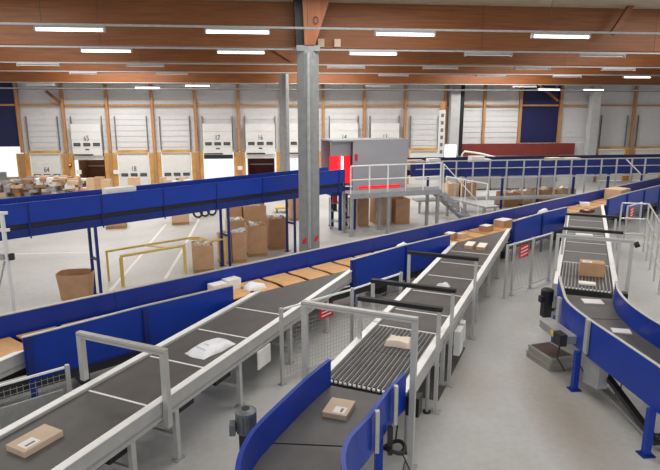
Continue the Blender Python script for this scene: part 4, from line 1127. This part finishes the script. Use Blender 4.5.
for k in range(6):
    bx_ = gb.x - 3.1 + k*1.12
    t = thing('roll_bin', 'grey metal bin in the row before the red wall boards', 'bin', (bx_, 34.8, 0), 'grey bins before the red wall boards')
    MB().hexa([(bx_-.45, 34.6, .12), (bx_+.45, 34.6, .12), (bx_+.45, 35.3, .12), (bx_-.45, 35.3, .12), (bx_-.53, 34.5, gz), (bx_+.53, 34.5, gz), (bx_+.53, 35.4, gz), (bx_-.53, 35.4, gz)]).build('bin_body', 'steel', t)
    MB().fbox(W, bx_-.55, bx_+.55, 34.48, 35.42, gz+.001, gz+.05).build('bin_rim', 'dark_metal', t)
    for sx_ in (-.38, .38): MB().tube([(bx_+sx_-.03, 34.8, .06), (bx_+sx_+.03, 34.8, .06)], .06, 10).build('wheel', 'black', t)

# ================================================================== PARCEL PILE BY THE DOCK WALL
tx0, tx1 = PY(-25, 190, 29.5).x, PY(80, 190, 29.5).x
tb_ = thing('sorting_table', 'long low sorting table carrying the parcel pile by the dock doors', 'table', ((tx0+tx1)/2, 30, 0))
MB().fbox(W, tx0, tx1, 29.2, 31.4, .72, .78).build('table_top', 'steel', tb_)
for x in (tx0+.2, (tx0+tx1)/2, tx1-.2):
    for y in (29.3, 31.3): MB().fbox(W, x-.04, x+.04, y-.04, y+.04, 0, .719).build('leg', 'steel', tb_)
rnd = random.Random(21)
placed = []
PN = {'card': 'brown', 'card_light': 'light brown', 'card_pale': 'beige', 'paper': 'white', 'steel': 'grey', 'card_dark': 'dark brown'}
tries = 0
while len(placed) < 190 and tries < 4000:
    tries += 1
    l, w, h = rnd.uniform(.28, .55), rnd.uniform(.22, .38), rnd.uniform(.10, .26)
    x = rnd.uniform(tx0 + .3, tx1 - .3); y = rnd.uniform(29.45, 31.15)
    turn = rnd.choice((0, 90)) + rnd.uniform(-9, 9)
    a = math.radians(turn); ex = (l*abs(math.sin(a)) + w*abs(math.cos(a)))/2; ey = (l*abs(math.cos(a)) + w*abs(math.sin(a)))/2
    z = .781
    for (X, Y_, EX, EY, top) in placed:
        if abs(X-x) < EX+ex and abs(Y_-y) < EY+ey: z = max(z, top)
    lim = 1.25 + .45*math.exp(-((x - (tx0 + 3.2))/2.6)**2)
    if z + h > lim: continue
    placed.append((x, y, ex, ey, z + h + .001))
    mm = rnd.choice(['card', 'card_light', 'card_pale', 'paper', 'steel', 'card_dark', 'steel', 'card_pale', 'steel', 'card_dark'])
    o = MB().fbox(Frame(turn, (x, y)), -l/2, l/2, -w/2, w/2, z, z+h).build('piled_parcel', mm)
    tag(o, f'{PN[mm]} parcel in the mixed pile on the sorting table', 'parcel', f'{PN[mm]} parcels in the pile on the sorting table')
for k, (px_, tp, mm, lab) in enumerate(((92, 178, 'card_light', 'beige carton standing in front of open dock door 65'), (100, 177, 'card', 'brown carton standing in front of open dock door 65'), (107, 179, 'card_light', 'pale carton at the right jamb of open dock door 65'))):
    p = PY(px_, 186, 36.5); h = PY(px_, tp, 36.5).z
    parcel('door_carton', lab, (p.x, 36.5, 0), 88, .55, .5, h, mm, 'carton', lab=False, tape=True)
p = PY(134, 183, 36); parcel('door_carton', 'brown carton in front of the closed dock door 18', (p.x, 36, 0), 80, .7, .5, .95, 'card_light', 'carton', lab=False, tape=True)
for k in range(7):
    p = PY(157 + k*5.2, 182, 35.2)
    parcel('wall_carton', 'small pale carton in the row before the dock door between 18 and 17', (p.x, 35.2 + (k % 2)*.4, 0), 70 + 9*k, .42, .36, .62 + .12*((k*3) % 4), ['paper', 'card_light', 'card_pale'][k % 3], 'carton', lab=False, grp='cartons before the dock door')
# small signal lamps on the jambs
for (px_, py, lab) in ((70.5, 165, 'small lit orange signal lamp on the yellow jamb left of door 65'),):
    p = PY(px_, py, WY - .3); t = thing('signal_lamp', lab, 'lamp', p)
    MB().fbox(W, p.x-.06, p.x+.06, p.y-.06, p.y+.03, p.z-.12, p.z+.12).build('lamp_case', 'dark_metal', t)
    MB().tube([(p.x, p.y-.1, p.z+.03), (p.x, p.y-.061, p.z+.03)], .05, 10).build('lamp_lens', 'beacon', t)
for (px_, py, lab) in ((79, 172, 'small white notice on the jamb left of open door 65'), (116, 172, 'small white notice on the jamb right of open door 65'), (240, 168, 'small white notice on the jamb between doors 17 and 16')):
    p = PY(px_, py, WY - .28)
    tag(MB().fbox(W, p.x-.16, p.x+.16, p.y-.01, p.y+.01, p.z-.13, p.z+.13).build('door_notice', 'paper'), lab, 'notice')
